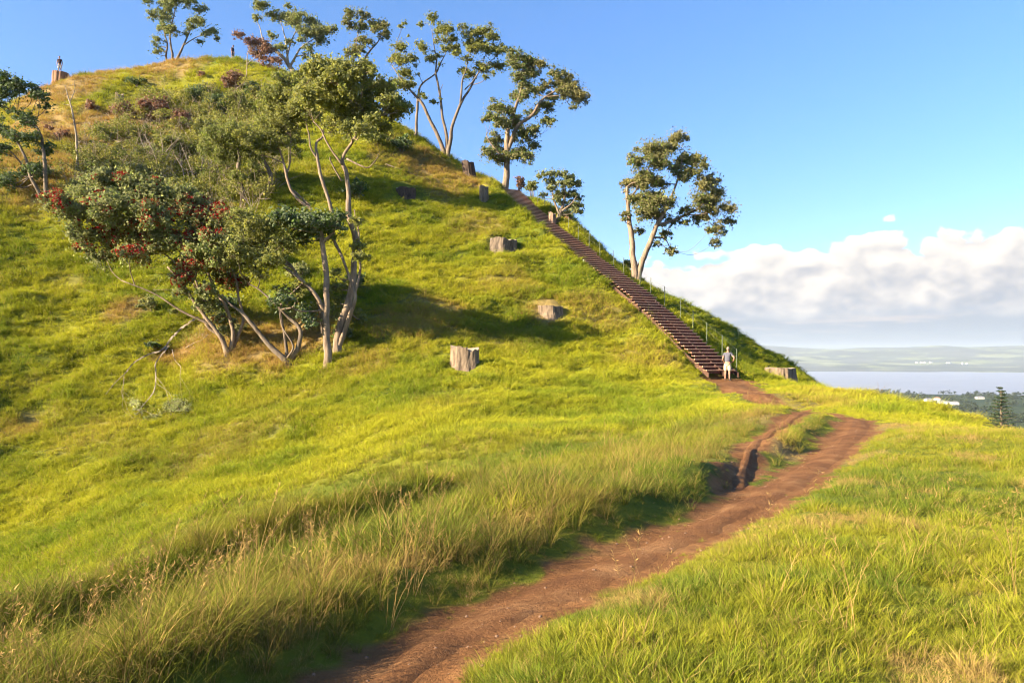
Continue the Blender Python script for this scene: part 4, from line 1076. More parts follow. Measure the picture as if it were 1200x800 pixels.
    make_tree('pohutukawa_tree', 'wide low tree covered in dark red blossom, its many stems splaying left', (262, 417),
              stemz(.25, 200, 260, [[(262, 632, .16, 0), (250, 560, .14, 0), (205, 490, .12, 0), (130, 400, .10, 0), (60, 300, .08, 0), (-20, 210, .05, 0)], [(275, 630, .15, .2), (285, 520, .13, .3), (250, 400, .11, .4), (200, 320, .09, .4), (150, 200, .06, .5)],
                                    [(255, 630, .14, .1), (230, 540, .12, .2), (160, 480, .10, .2), (130, 330, .08, .2), (60, 160, .05, .2), (-60, 60, .03, .2)], [(280, 620, .11, .4), (320, 460, .09, .5), (290, 300, .07, .6), (240, 180, .04, .6)],
                                    [(200, 490, .09, 0), (60, 420, .07, -.3), (-60, 340, .05, -.4), (-200, 280, .03, -.5)], [(130, 330, .07, .2), (0, 180, .05, .5), (-160, 80, .04, .8), (-300, 20, .02, 1.0)]]),
              z4([(340, 380, 50, .4, 'f'), (400, 300, 50), (470, 240, 50), (420, 430, 52), (500, 380, 58), (560, 300, 60), (600, 400, 60), (530, 500, 58, .5, 'f'), (430, 520, 50), (370, 565, 34, .5, 'f'), (480, 600, 44), (600, 520, 60), (640, 450, 52), (700, 380, 60),
                  (700, 480, 60), (690, 560, 52, .5, 'f'), (700, 620, 42, .5, 'f'), (780, 440, 60), (850, 390, 52, .6, 'f'), (780, 540, 52), (862, 515, 44, .6, 'f'), (900, 440, 52), (1000, 400, 54, .6, 'f'), (1050, 430, 36, .6, 'f'), (940, 500, 52), (1000, 530, 52), (900, 600, 52, .5, 'f'),
                  (960, 600, 52), (1020, 600, 52, .6, 'f'), (1090, 560, 52), (1150, 500, 52), (920, 665, 42, .6, 'f'), (1000, 680, 42), (1080, 650, 42), (1050, 720, 42, .5, 'f'), (900, 720, 34, .6, 'f'), (620, 260, 50), (700, 290, 50), (800, 310, 50), (880, 340, 50), (1150, 640, 50),
                  (930, 430, 40, .5, 'f'), (800, 620, 40), (1000, 780, 36), (960, 840, 40), (1020, 900, 40), (880, 780, 26)]),
              grey, bk, group=G2, leaf_size=.075, depth=1.7, hue=.3, sub=10, dens=.72, twig=1.9, fl_mat=red)
    # fallen limb hanging down the slope with a dead leafy end
    zf = lambda st: stemz(.25, 60, 330, st)
    rt = make_tree('fallen_branch', 'pale bare limb sprawling down the grass to a withered leafy end', (232, 372),
              [[(a, b, c, d) for a, b, c, d in s] for s in zf([[(690, 165, .075, 0), (625, 215, .075, -.1), (585, 260, .07, -.3), (548, 318, .06, -.6), (490, 340, .05, -.8), (435, 375, .04, -1.0), (405, 425, .03, -1.4), (370, 470, .02, -1.7), (345, 520, .01, -2.0)],
                  [(570, 300, .055, -.4), (548, 370, .05, -1.2), (560, 440, .045, -1.9), (578, 510, .035, -2.7), (540, 580, .02, -3.2)], [(580, 320, .03, -.4), (620, 370, .025, -1.0), (660, 400, .015, -1.4), (665, 440, .01, -1.6)], [(405, 430, .02, -1.4), (420, 500, .012, -2.0), (440, 530, .008, -2.3)]])],
              [(60 + a * .25, 330 + b * .25, c * .25) for a, b, c in [(590, 570, 40), (550, 610, 44), (610, 600, 44), (500, 640, 40), (640, 590, 26), (480, 660, 26), (560, 650, 30), (400, 570, 30), (430, 600, 26)]],
              grey, bw, leaf_size=.06, depth=.3, hue=.4, sub=7, dens=.55, cat='branch', twig=.6, rooted=False)
    # bring the sprawling limb down onto the slope
    for c in rt.children:
        me = c.data; n = len(me.vertices); co = np.empty(n * 3, np.float32); me.vertices.foreach_get('co', co); co = co.reshape(-1, 3)
        wx = co[:, 0] + rt.location.x; wy = co[:, 1] + rt.location.y; wz = co[:, 2] + rt.location.z
        # slide along the view line to the slope, keeping each point at its own clearance
        for it in range(60):
            gz = ground(wx, wy); m_ = (wz - gz) > .75
            sc_ = np.where(m_, 1.008, 1.0); low = (wz - gz) < .30; sc_ = np.where(low, .996, sc_)
            wx, wy, wz = wx * sc_, wy * sc_, wz * sc_
        co = np.column_stack([wx - rt.location.x, wy - rt.location.y, wz - rt.location.z]).astype(np.float32)
        me.vertices.foreach_set('co', co.ravel()); me.update()
    bare_branches('dead_branch', 'short pale dead branch lying in the grass, just right of the sprawling limb', (225, 408), stemz(.25, 60, 330, [[(632, 312, .05), (670, 300, .045), (705, 275, .035), (735, 245, .02)]]), bw, twigs=2, seed=8)
    bare_branches('dead_branch', 'straight pale branch poking left from under the red flowering tree', (200, 341), [[(210, 341, .05), (190, 342, .04), (166, 343, .02)]], bw, twigs=2, seed=9)
    bare_branches('dead_branch', 'long thin fallen branch on the dry bank below the three-stemmed tree', (480, 205), [[(452, 192, .07), (470, 199, .06), (490, 206, .05), (503, 211, .03)]], bg, twigs=4, seed=10)
    bare_branches('dead_tree', 'bleached dead twiggy bush in the middle of the scrub, left of the thick trunks', (184, 205),
                  [[(184, 212, .08), (184, 190, .06), (178, 175, .04), (170, 158, .02)], [(184, 195, .06), (190, 178, .04), (188, 155, .015)], [(180, 182, .04), (168, 172, .02), (162, 150, .01)], [(186, 188, .05), (200, 172, .03), (212, 160, .01)]], bw, twigs=10, cat='dead shrub', seed=21)
    bare_branches('dead_tree', 'pale leafless twigs lying over the scrub above the left flowering clumps', (160, 212),
                  [[(170, 216, .05), (155, 204, .045), (147, 192, .03), (136, 178, .015)], [(178, 214, .05), (165, 200, .04), (150, 190, .02)], [(184, 213, .04), (175, 196, .03), (160, 192, .01)], [(200, 210, .05), (186, 200, .03), (176, 190, .01)]], bw, twigs=8, cat='dead shrub', seed=22)
    bare_branches('dead_tree', 'tall cluster of bleached dead stems at the left side of the thick trunks', (228, 218),
                  [[(228, 225, .07), (226, 205, .05), (219, 185, .03), (212, 168, .01)], [(232, 225, .06), (236, 200, .04), (240, 180, .015)], [(215, 222, .06), (214, 200, .045), (205, 182, .02)], [(243, 222, .06), (246, 205, .04), (243, 186, .015)]], bw, twigs=10, cat='dead shrub', seed=23)
    # ---- scrub on the hill
    GS = 'scrub on the upper hill'
    rusty = rust
    S = [(145, 133, 15, .2, rusty, 'wine red shrub below the pale stump near the summit'), (186, 130, 19, .2, rusty, 'widest wine red shrub in the row below the summit'), (212, 142, 15, .1, rusty, 'wine red shrub at the right end of the row below the summit'),
         (109, 126, 9, .2, rusty, 'small wine red shrub nearest the bare dead trunk'), (125, 162, 15, .3, grey, 'grey brown shrub right of the bare dead trunk'), (232, 112, 19, .2, dark, 'dark green shrub on the upper slope, upper one of the dark shrubs'),
         (258, 128, 20, .3, dark, 'wide dark green shrub beneath the upper dark one'), (248, 160, 24, .6, olive, 'broad olive shrub left of the twiggy canopy'), (282, 128, 20, .5, olive, 'olive shrub just beneath the small rust brown tree'),
         (236, 88, 8, .2, rusty, 'small brown shrub on the right shoulder of the summit'), (275, 98, 14, .4, rusty, 'brown shrub just left of the rust brown tree base'), (118, 222, 24, .3, grey, 'grey green shrub at the foot of the bare dead trunk'),
         (98, 226, 16, .5, grey, 'small grey shrub between the two left trunks and the blossom'), (158, 208, 22, .4, grey, 'grey shrub around the pale leafless twigs'), (205, 228, 24, .6, olive, 'olive shrub above the right blossom clumps'),
         (180, 185, 20, .5, grey, 'grey shrub around the bleached dead bush'), (160, 162, 15, .5, olive, 'olive shrub below the grey brown one'), (214, 178, 18, .4, olive, 'olive shrub behind the tall bleached stems'), (140, 205, 16, .2, olive, 'low olive shrub left of the bleached bush'),
         (112, 196, 10, .1, dark, 'small dark shrub beside the bare dead trunk'), (112, 172, 8, .1, dark, 'tiny dark shrub halfway up the dead trunk'), (160, 96, 9, .2, dark, 'small dark green shrub on the bright grass below the summit'),
         (300, 108, 12, .1, dark, 'dark shrub under the rust brown tree'), (182, 408, 9, .1, dark, 'small dark green bush under the sprawling pale limb'), (208, 368, 9, .3, olive, 'small olive bush where the sprawling limb begins'), (178, 358, 11, .6, grey, 'withered grass-like bush left of the flowering tree'),
         (260, 360, 20, .2, dark, 'green bush between the stems of the flowering tree'), (272, 390, 16, .4, grey, 'green grey bush at the foot of the flowering tree'), (60, 205, 10, .3, grey, 'grey bush behind the left edge tree'), (70, 160, 12, .3, rusty, 'brown bush behind the crown of the left edge tree'),
         (624, 222, 9, .4, olive, 'small olive bush on the right of the upper stair'), (610, 213, 8, .5, rusty, 'brown bush behind the head of the stair'), (735, 312, 9, .6, olive, 'light green bush at the left foot of the lone tree'), (470, 170, 14, .2, dark, 'dark bush on the shaded flank right of the central tree'),
         (440, 165, 14, .3, olive, 'olive bush on the slope behind the central crown'), (418, 225, 15, .2, dark, 'dark ivy-like bush right of the tallest trunk'), (403, 390, 14, .2, dark, 'green bush at the foot of the central trunks'), (420, 330, 12, .3, dark, 'dark green bush against the right of the central trunks'),
         (305, 300, 24, .4, olive, 'dense olive shrub between the blossom and the dark canopy'), (350, 320, 16, .4, grey, 'grey shrub under the flat dark canopy')]
    for px, py, rp, hu, lf, lab in S:
        scrub(lab, px, py, rp, hu, lf, bg, GS, ls=.085)
    # small conifer and pale seeding grasses at the far right rim
    conifer((1173, 494), 19.8)
    return


def conifer(base, Y):
    x0 = (base[0] - 600) / F * Y
    Y2 = Y + 2.5; x0 = (base[0] - 600) / F * Y2
    gz = float(ground(np.array(x0), np.array(Y2)))
    top = (HY - 452) / F * Y2
    root = empty('pine_tree', (x0, Y2, gz), label='small dark conifer poking up behind the grass rim at the right edge', cat='tree')
    nm = leaf_mat('needle_green', (.045, .075, .035), (.10, .12, .055), (.03, .05, .03), .1)
    tr = MB(); tr.tube([(x0, Y2, gz - .3), (x0 + .01, Y2, (gz + top) / 2), (x0, Y2, top)], [.05, .03, .004], 7)
    cr = Crown(); g = np.random.default_rng(4)
    H = top - gz
    for lv in range(16):
        t = (lv + .5) / 16; z = gz + H * (t * .96 + .02); L_ = (.48 * (1 - t) ** .8 + .05) * (.9 + .2 * g.random())
        for b in range(6 if t < .8 else 4):
            a = b * 6.283 / 7 + lv * 1.3 + g.random() * .4
            e = np.array([x0 + L_ * math.cos(a), Y2 + L_ * math.sin(a), z + .12 * L_ + .02]); o = np.array([x0, Y2, z])
            tr.tube([o, (o + e) / 2 - [0, 0, .03], e], [.009, .006, .002], 4, cap=False)
            for q in range(8): cr.leaves(o + (e - o) * (.25 + .75 * q / 8), 0.045, 7, .018, .3, g=g, flat=.5)
    tr.build('trunk', simple_mat('conifer_bark', (.12, .09, .06)), root, smooth=True)
    cr.build('crown', nm, root)
# ================================================================== stumps, stair, fence, people, far town
def rotz(a): return np.array([[math.cos(a), -math.sin(a), 0], [math.sin(a), math.cos(a), 0], [0, 0, 1]])


LAST = {}
KEEPOUT = []      # x, y, radius kept free of grass, radius of shorter grass


def wood_mats():
    def end_mat():
        m, nt, N, L = new_mat('sawn_end_grain')
        tc = nd(nt, 'ShaderNodeTexCoord')
        w = nd(nt, 'ShaderNodeTexWave', wave_type='RINGS', rings_direction='Z', ins={'Vector': tc.outputs['Object'], 'Scale': 9.0, 'Distortion': 2.5, 'Detail': 3.0})
        c = ramp(nt, w.outputs[0], [(.2, (.24, .17, .11)), (.8, (.36, .29, .21))])
        p = nd(nt, 'ShaderNodeBsdfPrincipled', ins={'Base Color': c, 'Roughness': .85})
        nd(nt, 'ShaderNodeOutputMaterial', ins={'Surface': p.outputs[0]})
        return m
    return end_mat()


def stump(label, px, py_base, py_top, wpx, side, end, Y=None, jag=.03, lean=0, group='cut tree stumps on the hill', flare=1.12, seed=0, name='tree_stump'):
    """cut trunk: furrowed, flared sides as one mesh, sawn top as a part"""
    Y = Y or hit(px, py_base)
    k = Y / F; x0 = (px - 600) * k
    R = wpx * k / 2; KEEPOUT.append((x0, Y, R * 1.08 + .05, R + .7)); H = (py_base - py_top) * k
    gz = float(ground(np.array(x0), np.array(Y)))
    gc = float(ground(np.array(x0), np.array(Y - R * .8)))
    root = empty(name, (x0, Y, gz), label=label, cat='tree stump', group=group)
    zt = max((HY - py_top) * k, gc + .22); LAST['top'] = zt
    g = np.random.default_rng(seed + int(px))
    n = 44; rows = []
    th = np.arange(n) * 2 * np.pi / n
    lob = 1 + .06 * np.cos(th * 2 + g.random() * 6) + .04 * np.cos(th * 5 + g.random() * 6) + .025 * np.cos(th * 11 + g.random() * 6) + .022 * g.normal(size=n)
    topz = zt + jag * H * 6 * (fbm(np.cos(th) * 2.2 + seed, np.sin(th) * 2.2 + 5, 3)) 
    zs = [gc - .6, gc - .05, gc + .18 * (zt - gc), gc + .45 * (zt - gc), gc + .8 * (zt - gc), zt]
    fl = [flare * 1.12, flare, 1.05, 1.0, .98, .97]
    V = []
    for i, (z, f) in enumerate(zip(zs, fl)):
        rr = R * f * (1 + (lob - 1) * (1.4 - .12 * i)) * (1 + .012 * g.normal(size=n))
        zz_ = np.full(n, z) if i < 5 else topz
        if i == 4: zz_ = np.minimum(zz_, topz - .04)
        V.append(np.column_stack([x0 + lean * (z - gc) + rr * np.cos(th), Y + rr * np.sin(th) * .95, zz_]))
    V = np.concatenate(V)
    Q = [[i * n + j, i * n + (j + 1) % n, (i + 1) * n + (j + 1) % n, (i + 1) * n + j] for i in range(len(zs) - 1) for j in range(n)]
    mesh_np('bark', V, np.array(Q), [side], root, smooth=False)
    rim = V[-n:]
    c = rim.mean(0)
    mids = c + (rim - c) * .5; mids[:, 2] += g.normal(size=n) * .01
    Vt = np.vstack([rim - [0, 0, .003], mids, c])
    T = [[n + j, n + (j + 1) % n, 2 * n] for j in range(n)]
    Q2 = [[j, (j + 1) % n, n + (j + 1) % n, n + j] for j in range(n)]
    mesh_np('cut_top', Vt, [np.array(Q2), np.array(T)], [end], root)
    return root


def stair_point(a, b=0, dz=0):
    o = float(stair_off(np.array(a)))
    p = STAIR0[:2] + SDIR * a + SNRM * (b + o)
    return np.array([p[0], p[1], float(stair_curve(np.array(a))) + dz])


def build_stair():
    tread_m = simple_mat('weathered_tread_timber', (.36, .21, .13), .85, scale=14, col2=(.19, .09, .055), use_tint=True)
    riser_m = simple_mat('red_brown_riser_timber', (.11, .034, .02), .9, scale=9, col2=(.035, .013, .009), use_tint=True)
    string_m = simple_mat('stringer_timber', (.085, .045, .03), .88, scale=9)
    base = stair_point(0)
    root = empty('wooden_staircase', base, label='long weathered timber staircase climbing the hill from the dirt path', cat='staircase')
    yaw = math.atan2(SDIR[1], SDIR[0]) - math.pi / 2
    Rm = rotz(yaw)
    run = SLEN / NSTEP; rise = (STAIR1[2] - STAIR0[2]) / NSTEP
    W = 1.85
    # prototypes around the origin: tread board with lighter nosing, riser below it
    def proto_tread():
        m = MB(); m.box((0, run * .42, .0), (W, run * .80, .045), c=.8); m.box((0, 0, .004), (W + .02, .05, .058), c=2.1)
        return m
    t0 = proto_tread().build('tread', tread_m, None, link=False)
    r_ = MB()
    for sx in (-1, 1): r_.box((sx * W * .25, .035, -rise / 2 - .01), (W / 2 - .09, .03, rise - .05), c=1.0)
    r0 = r_.build('riser', riser_m, None, link=False)
    g = np.random.default_rng(2)
    for i in range(NSTEP):
        a = i * run
        flight = i // 4
        jit = .07 * ((flight * 7919) % 5 - 2)
        p = stair_point(a, jit, rise * (i % 1) + 0.0)
        p[2] = STAIR0[2] + rise * (i + 1)
        t = t0 if i == 0 else t0.copy(); r = r0 if i == 0 else r0.copy()
        COL.objects.link(t); COL.objects.link(r)
        t.parent = root; t.location = Vector(p - base); t.rotation_euler = (0, 0, yaw + (g.random() - .5) * .02)
        t.scale = (1 + (g.random() - .5) * .04, 1, 1)
        r.parent = t
    # stringers
    for b in (-W / 2 - .05, 0.0, W / 2 + .05):
        m = MB(); pr = None
        A = np.arange(-.1, SLEN + .05, 1.0)
        V = []
        for a in A:
            p = stair_point(a, b, rise + (-.075 if b == 0 else -.15)); 
            q = (0.06, .26)
            for sx in (-1, 1):
                for sz in (0, -1):
                    V.append([p[0] + SNRM[0] * q[0] / 2 * sx, p[1] + SNRM[1] * q[0] / 2 * sx, p[2] + sz * q[1]])
        V = np.array(V); Q = []
        for i in range(len(A) - 1):
            a0, b0 = 4 * i, 4 * (i + 1)
            Q += [[a0, a0 + 2, b0 + 2, b0], [a0 + 1, b0 + 1, b0 + 3, a0 + 3], [a0, b0, b0 + 1, a0 + 1], [a0 + 2, a0 + 3, b0 + 3, b0 + 2]]
        m.add(V, Q, []); m.build('stringer', string_m, root)
    # wire fence on the right
    steel = simple_mat('galvanised_post', (.12, .14, .09), .6, var=.2, metal=.2)
    wire = simple_mat('wire', (.10, .10, .09), .6, metal=.3)
    fb = stair_point(.6, W / 2 + .55)
    fb[2] = float(ground(np.array(fb[0]), np.array(fb[1])))
    fr = empty('wire_fence', fb, label='thin post and wire handrail fence along the right of the staircase', cat='fence')
    tops = []
    for i in range(19):
        a = .6 + i * 1.52 + (g.random() - .5) * .3
        p = stair_point(a, W / 2 + .55 + .1 * g.random())
        gz = float(ground(np.array(p[0]), np.array(p[1])))
        z0 = max(gz, p[2] - .1); h = 1.02 + .12 * g.random()
        m = MB(); m.tube([(p[0], p[1], gz - .3), (p[0] + .02 * g.normal(), p[1], z0 + h)], [.024, .022], 6)
        m.build('post', steel, fr)
        tops.append([p[0], p[1], z0 + h])
    tops = np.array(tops)
    for dz in (-.05, -.45):
        m = MB()
        for i in range(len(tops) - 1):
            p, q = tops[i] + [0, 0, dz], tops[i + 1] + [0, 0, dz]
            m.tube([p, (p + q) / 2 - [0, 0, .02], q], [.004] * 3, 4, cap=False)
        m.build('wire', wire, fr)
    # short marker pegs along the left edge
    pm = simple_mat('pale_peg_paint', (.62, .60, .52), .7)
    for a, lab in ((13.6, 'short pale marker peg standing left of the staircase, where the stair is half way down'),):
        p = stair_point(a, -W / 2 - .35); gz = float(ground(np.array(p[0]), np.array(p[1])))
        m = MB(); m.box((0, 0, .2), (.09, .09, .62)); m.box((0, 0, .53), (.07, .07, .05))
        o = m.build('marker_peg', pm); o.location = (p[0], p[1], gz); tag(o, lab, 'peg')


# ------------------------------------------------------------------ people
def skin_body(name, joints, edges, mat, parent, sub=2):
    """one continuous surface grown round a skeleton"""
    me = bpy.data.meshes.new(name)
    me.from_pydata([j[:3] for j in joints], edges, [])
    o = bpy.data.objects.new(name, me); COL.objects.link(o)
    o.modifiers.new('skin', 'SKIN')
    me.skin_vertices.data if False else None
    if not me.skin_vertices:
        bm = __import__('bmesh').new(); bm.from_mesh(me); bm.verts.layers.skin.verify(); bm.to_mesh(me); bm.free()
    for i, j in enumerate(joints):
        r = j[3] if isinstance(j[3], tuple) else (j[3], j[3])
        me.skin_vertices[0].data[i].radius = r
        me.skin_vertices[0].data[i].use_root = (i == 0)
    s = o.modifiers.new('sub', 'SUBSURF'); s.levels = sub; s.render_levels = sub
    dg = bpy.context.evaluated_depsgraph_get()
    m2 = bpy.data.meshes.new_from_object(o.evaluated_get(dg))
    o.modifiers.clear(); o.data = m2
    m2.materials.clear(); m2.materials.append(mat)
    for p in m2.polygons: p.use_smooth = True
    o.parent = parent
    return o


def head_mesh(name, ctr, mat, parent, yaw=0, pitch=0, r=.098):
    import bmesh
    bm = bmesh.new(); bmesh.ops.create_uvsphere(bm, u_segments=20, v_segments=14, radius=1)
    for v in bm.verts:
        x, y, z = v.co
        w = 1 - .18 * max(0, -z); v.co = (x * .78 * w, y * .93 * (1 - .08 * max(0, -z)), z * 1.2)
        if y < -.75 and abs(x) < .25 and -.35 < z < .1: v.co.y -= .16          # nose
        if y < -.6 and abs(x) < .3 and -.75 < z < -.55: v.co.y -= .05           # chin
        if y < -.7 and .18 < abs(x) < .5 and .05 < z < .3: v.co.y += .07        # eye sockets
        if abs(y) < .18 and abs(x) > .9 and abs(z) < .3: v.co.x *= 1.14         # ears
    M = __import__('mathutils').Matrix
    bm.transform(M.Translation(Vector(ctr)) @ M.Rotation(yaw, 4, 'Z') @ M.Rotation(pitch, 4, 'X') @ M.Scale(r, 4))
    me = bpy.data.meshes.new(name); bm.to_mesh(me); bm.free(); me.materials.append(mat)
    for p in me.polygons: p.use_smooth = True
    o = bpy.data.objects.new(name, me); COL.objects.link(o); o.parent = parent
    return o


def hand_chain(wrist, d, up, side=1, s=1.0):
    """palm and five bent fingers as joints appended to a body skeleton: returns joints, edges (edge indices relative; -1 = wrist)"""
    d = np.array(d, float); d /= np.linalg.norm(d); up = np.array(up, float); up -= d * up.dot(d); up /= np.linalg.norm(up); sd = np.cross(d, up) * side
    J = [tuple(np.array(wrist) + d * .045 * s) + ((.026 * s, .016 * s),)]; E = [(-1, 0)]
    for i, (off, L_) in enumerate(((-.030, .070), (-.010, .080), (.010, .075), (.030, .060))):
        k = len(J); b = np.array(wrist) + d * .09 * s + sd * off * s
        J.append(tuple(b) + (.0095 * s,)); J.append(tuple(b + d * L_ * .5 * s - up * .008 * s) + (.0085 * s,)); J.append(tuple(b + d * L_ * .85 * s - up * .035 * s) + (.0075 * s,))
        E += [(0, k), (k, k + 1), (k + 1, k + 2)]
    k = len(J); b = np.array(wrist) + d * .035 * s - sd * .038 * s
    J.append(tuple(b) + (.011 * s,)); J.append(tuple(b + d * .035 * s - sd * .018 * s - up * .012 * s) + (.009 * s,)); E += [(0, k), (k, k + 1)]
    return J, E


def person(px, py_feet, Y, label, shirt, shorts, yaw=0.0, arm='hip', height=1.72, seed=0, gz=None, hair=(.05, .035, .025), sock=(.03, .03, .035), lean=.06, pitch=.35):
    x0 = (px - 600) / F * Y
    if gz is None: gz = float(ground(np.array(x0), np.array(Y)))
    root = empty('person', (0, 0, 0), label=label, cat='person')
    skin = simple_mat('skin', (.30, .16, .105), .6, var=.08, bump=.05)
    sm = simple_mat('shirt_cloth', shirt, .9, var=.15, scale=25); hm = simple_mat('shorts_cloth', shorts, .9, var=.1, scale=25)
    hr = simple_mat('hair', hair, .7, scale=60); so = simple_mat('sock_and_shoe', sock, .8)
    k = height / 1.72
    sh = lean
    hipz, shz = .90, 1.40
    # joints: pelvis root, spine, neck, head base, arms, legs
    J = [(0, 0, hipz, (.135, .10)), (0, -.02, 1.08, (.125, .095)), (0, -sh * .6, 1.26, (.145, .10)), (0, -sh, 1.38, (.12, .085)), (0, -sh - .02, 1.47, .055), (0, -sh - .05, 1.56, .06)]
    E = [(0, 1), (1, 2), (2, 3), (3, 4), (4, 5)]
    def add(j, parent):
        J.append(j); E.append((parent, len(J) - 1)); return len(J) - 1
    hands = []
    for s in (-1, 1):
        a = add((s * .17, -sh, 1.385, .058), 3)
        if arm == 'hip' and s == -1:
            b = add((s * .36, -sh + .06, 1.17, .046), a); c = add((s * .255, -sh - .09, .99, .034), b); w = add((s * .20, -sh - .13, .955, .026), c); hd = (.8, -.3, -.35)
        elif arm == 'hip':
            b = add((s * .25, -sh + .03, 1.13, .046), a); c = add((s * .235, -sh - .13, .95, .034), b); w = add((s * .21, -sh - .19, .93, .026), c); hd = (-.5, -.5, -.4)
        else:
            b = add((s * .24, -sh + .02, 1.12, .046), a); c = add((s * .25, -sh - .04, .90, .034), b); w = add((s * .25, -sh - .06, .86, .026), c); hd = (0, -.15, -1)
        hj, he = hand_chain(J[w][:3], hd, (s * .9, -.2, .3), side=s)
        n0 = len(J); J.extend(hj); E.extend([(w if p == -1 else p + n0, q + n0) for p, q in he])
        hx = add((s * .09, 0, .84, .09), 0); kn = add((s * .10, -.02, .48, .062), hx); cf = add((s * .105, .01, .34, .055), kn); an = add((s * .11, .02, .09, .036), cf); hl = add((s * .11, .035, .045, .038), an); ft = add((s * .125, -.13, .035, (.042, .028)), an)
        J[-1] = J[-1]
    body = skin_body('body', [(j[0], j[1], j[2], j[3]) for j in J], E, skin, root)
    hb = head_mesh('head', (0, -sh - .085, 1.635), skin, root, 0, pitch)
    # hair as a cap over the back and top of the head
    import bmesh
    bm = bmesh.new(); bmesh.ops.create_uvsphere(bm, u_segments=18, v_segments=12, radius=1)
    kill = [v for v in bm.verts if v.co.z < -.35 or (v.co.y < -.55 and v.co.z < .45)]
    bmesh.ops.delete(bm, geom=kill, context='VERTS')
    for v in bm.verts: v.co = (v.co.x * .84, v.co.y * .99 + .02, v.co.z * 1.26 + .01 * math.sin(v.co.x * 20))
    M = __import__('mathutils').Matrix
    bm.transform(M.Translation(Vector((0, -sh - .085, 1.635))) @ M.Rotation(pitch, 4, 'X') @ M.Scale(.098, 4))
    me = bpy.data.meshes.new('hair'); bm.to_mesh(me); bm.free(); me.materials.append(hr)
    for p in me.polygons: p.use_smooth = True
    ho = bpy.data.objects.new('hair', me); COL.objects.link(ho); ho.parent = root
    # shirt: a looser shell over trunk and upper arms
    Js = [(0, 0, .93, (.17, .125)), (0, -.02, 1.06, (.16, .12)), (0, -sh * .6, 1.26, (.165, .12)), (0, -sh, 1.39, (.135, .10)), (0, -sh - .01, 1.445, (.075, .07))]
    Es = [(0, 1), (1, 2), (2, 3), (3, 4)]
    for s in (-1, 1):
        Js.append((s * .165, -sh, 1.39, .072)); Es.append((3, len(Js) - 1))
        ex = (s * .275, -sh + .035, 1.26, .064) if (arm == 'hip' and s == -1) else (s * .21, -sh + .02, 1.24, .064)
        Js.append(ex); Es.append((len(Js) - 2, len(Js) - 1))
    skin_body('shirt', Js, Es, sm, root)
    Jp = [(0, 0, .94, (.15, .115))]; Ep = []
    for s in (-1, 1):
        Jp.append((s * .085, 0, .82, .112)); Ep.append((0, len(Jp) - 1)); Jp.append((s * .10, -.01, .62, .105)); Ep.append((len(Jp) - 2, len(Jp) - 1)); Jp.append((s * .105, -.015, .46, .10)); Ep.append((len(Jp) - 2, len(Jp) - 1))
    skin_body('shorts', Jp, Ep, hm, root)
    for s in (-1, 1):
        skin_body('shoe', [(s * .11, .05, .05, .048), (s * .11, .0, .12, .047), (s * .115, -.06, .045, (.05, .036)), (s * .125, -.15, .035, (.046, .03))], [(0, 1), (0, 2), (2, 3)], so, root)
    root.location = (x0, Y, gz + .0); root.rotation_euler = (0, 0, yaw); root.scale = (k, k, k)
    return root


def undergrowth():
    """the tangle of twiggy scrub that fills the upper left slope between the shrubs and trees"""
    g = np.random.default_rng(31)
    poly = [(78, 225), (115, 150), (190, 122), (300, 112), (350, 140), (345, 210), (300, 262), (200, 290), (140, 270), (90, 250)]
    def inside(x, y):
        c = False
        for i in range(len(poly)):
            (x1, y1), (x2, y2) = poly[i], poly[i - 1]
            if (y1 > y) != (y2 > y) and x < (x2 - x1) * (y - y1) / (y2 - y1) + x1: c = not c
        return c
    cr = Crown(); tw = MB()
    n = 0
    while n < 380:
        px, py = g.uniform(80, 350), g.uniform(112, 255)
        if not inside(px, py): continue
        n += 1
        Y = hit(px, py); x = (px - 600) / F * Y; z = (HY - py) / F * Y
        R = .4 + .8 * g.random()
        bare = g.random() < .48
        for q in range(5):
            d = g.normal(size=3); d[2] = abs(d[2]); c = np.array([x, Y, z + .25 + .5 * R]) + d * R * .7
            if not bare: cr.leaves(c, R * .55, int(110 * R), .075, g.random(), g=g)
            if bare or q < 1: tw.tube([(x, Y, z - .1), c, c + d * .4 + g.normal(size=3) * .2], [.022, .014, .004], 4, cap=False)
            for w in range(2):
                tw.tube([c, c + g.normal(size=3) * .35 + [0, 0, .15]], [.010, .003], 3, cap=False)
    lm = leaf_mat('scrub_leaves', (.15, .20, .034), (.34, .30, .06), (.18, .18, .05), .25)
    V = np.concatenate(cr.V); k = len(V) // 4
    o = mesh_np('undergrowth', V, np.arange(4 * k).reshape(k, 4), [lm], None, cols={'tint': np.concatenate(cr.t), 'hue': np.concatenate(cr.h)})
    tag(o, 'olive scrub foliage filling the upper left slope between the shrubs', kind='stuff')
    o = tw.build('twig_tangle', bark_mat('scrub_twigs', (.44, .35, .25), (.20, .14, .10)))
    tag(o, 'tangle of pale dead twigs rising through the scrub on the upper left slope', kind='stuff')


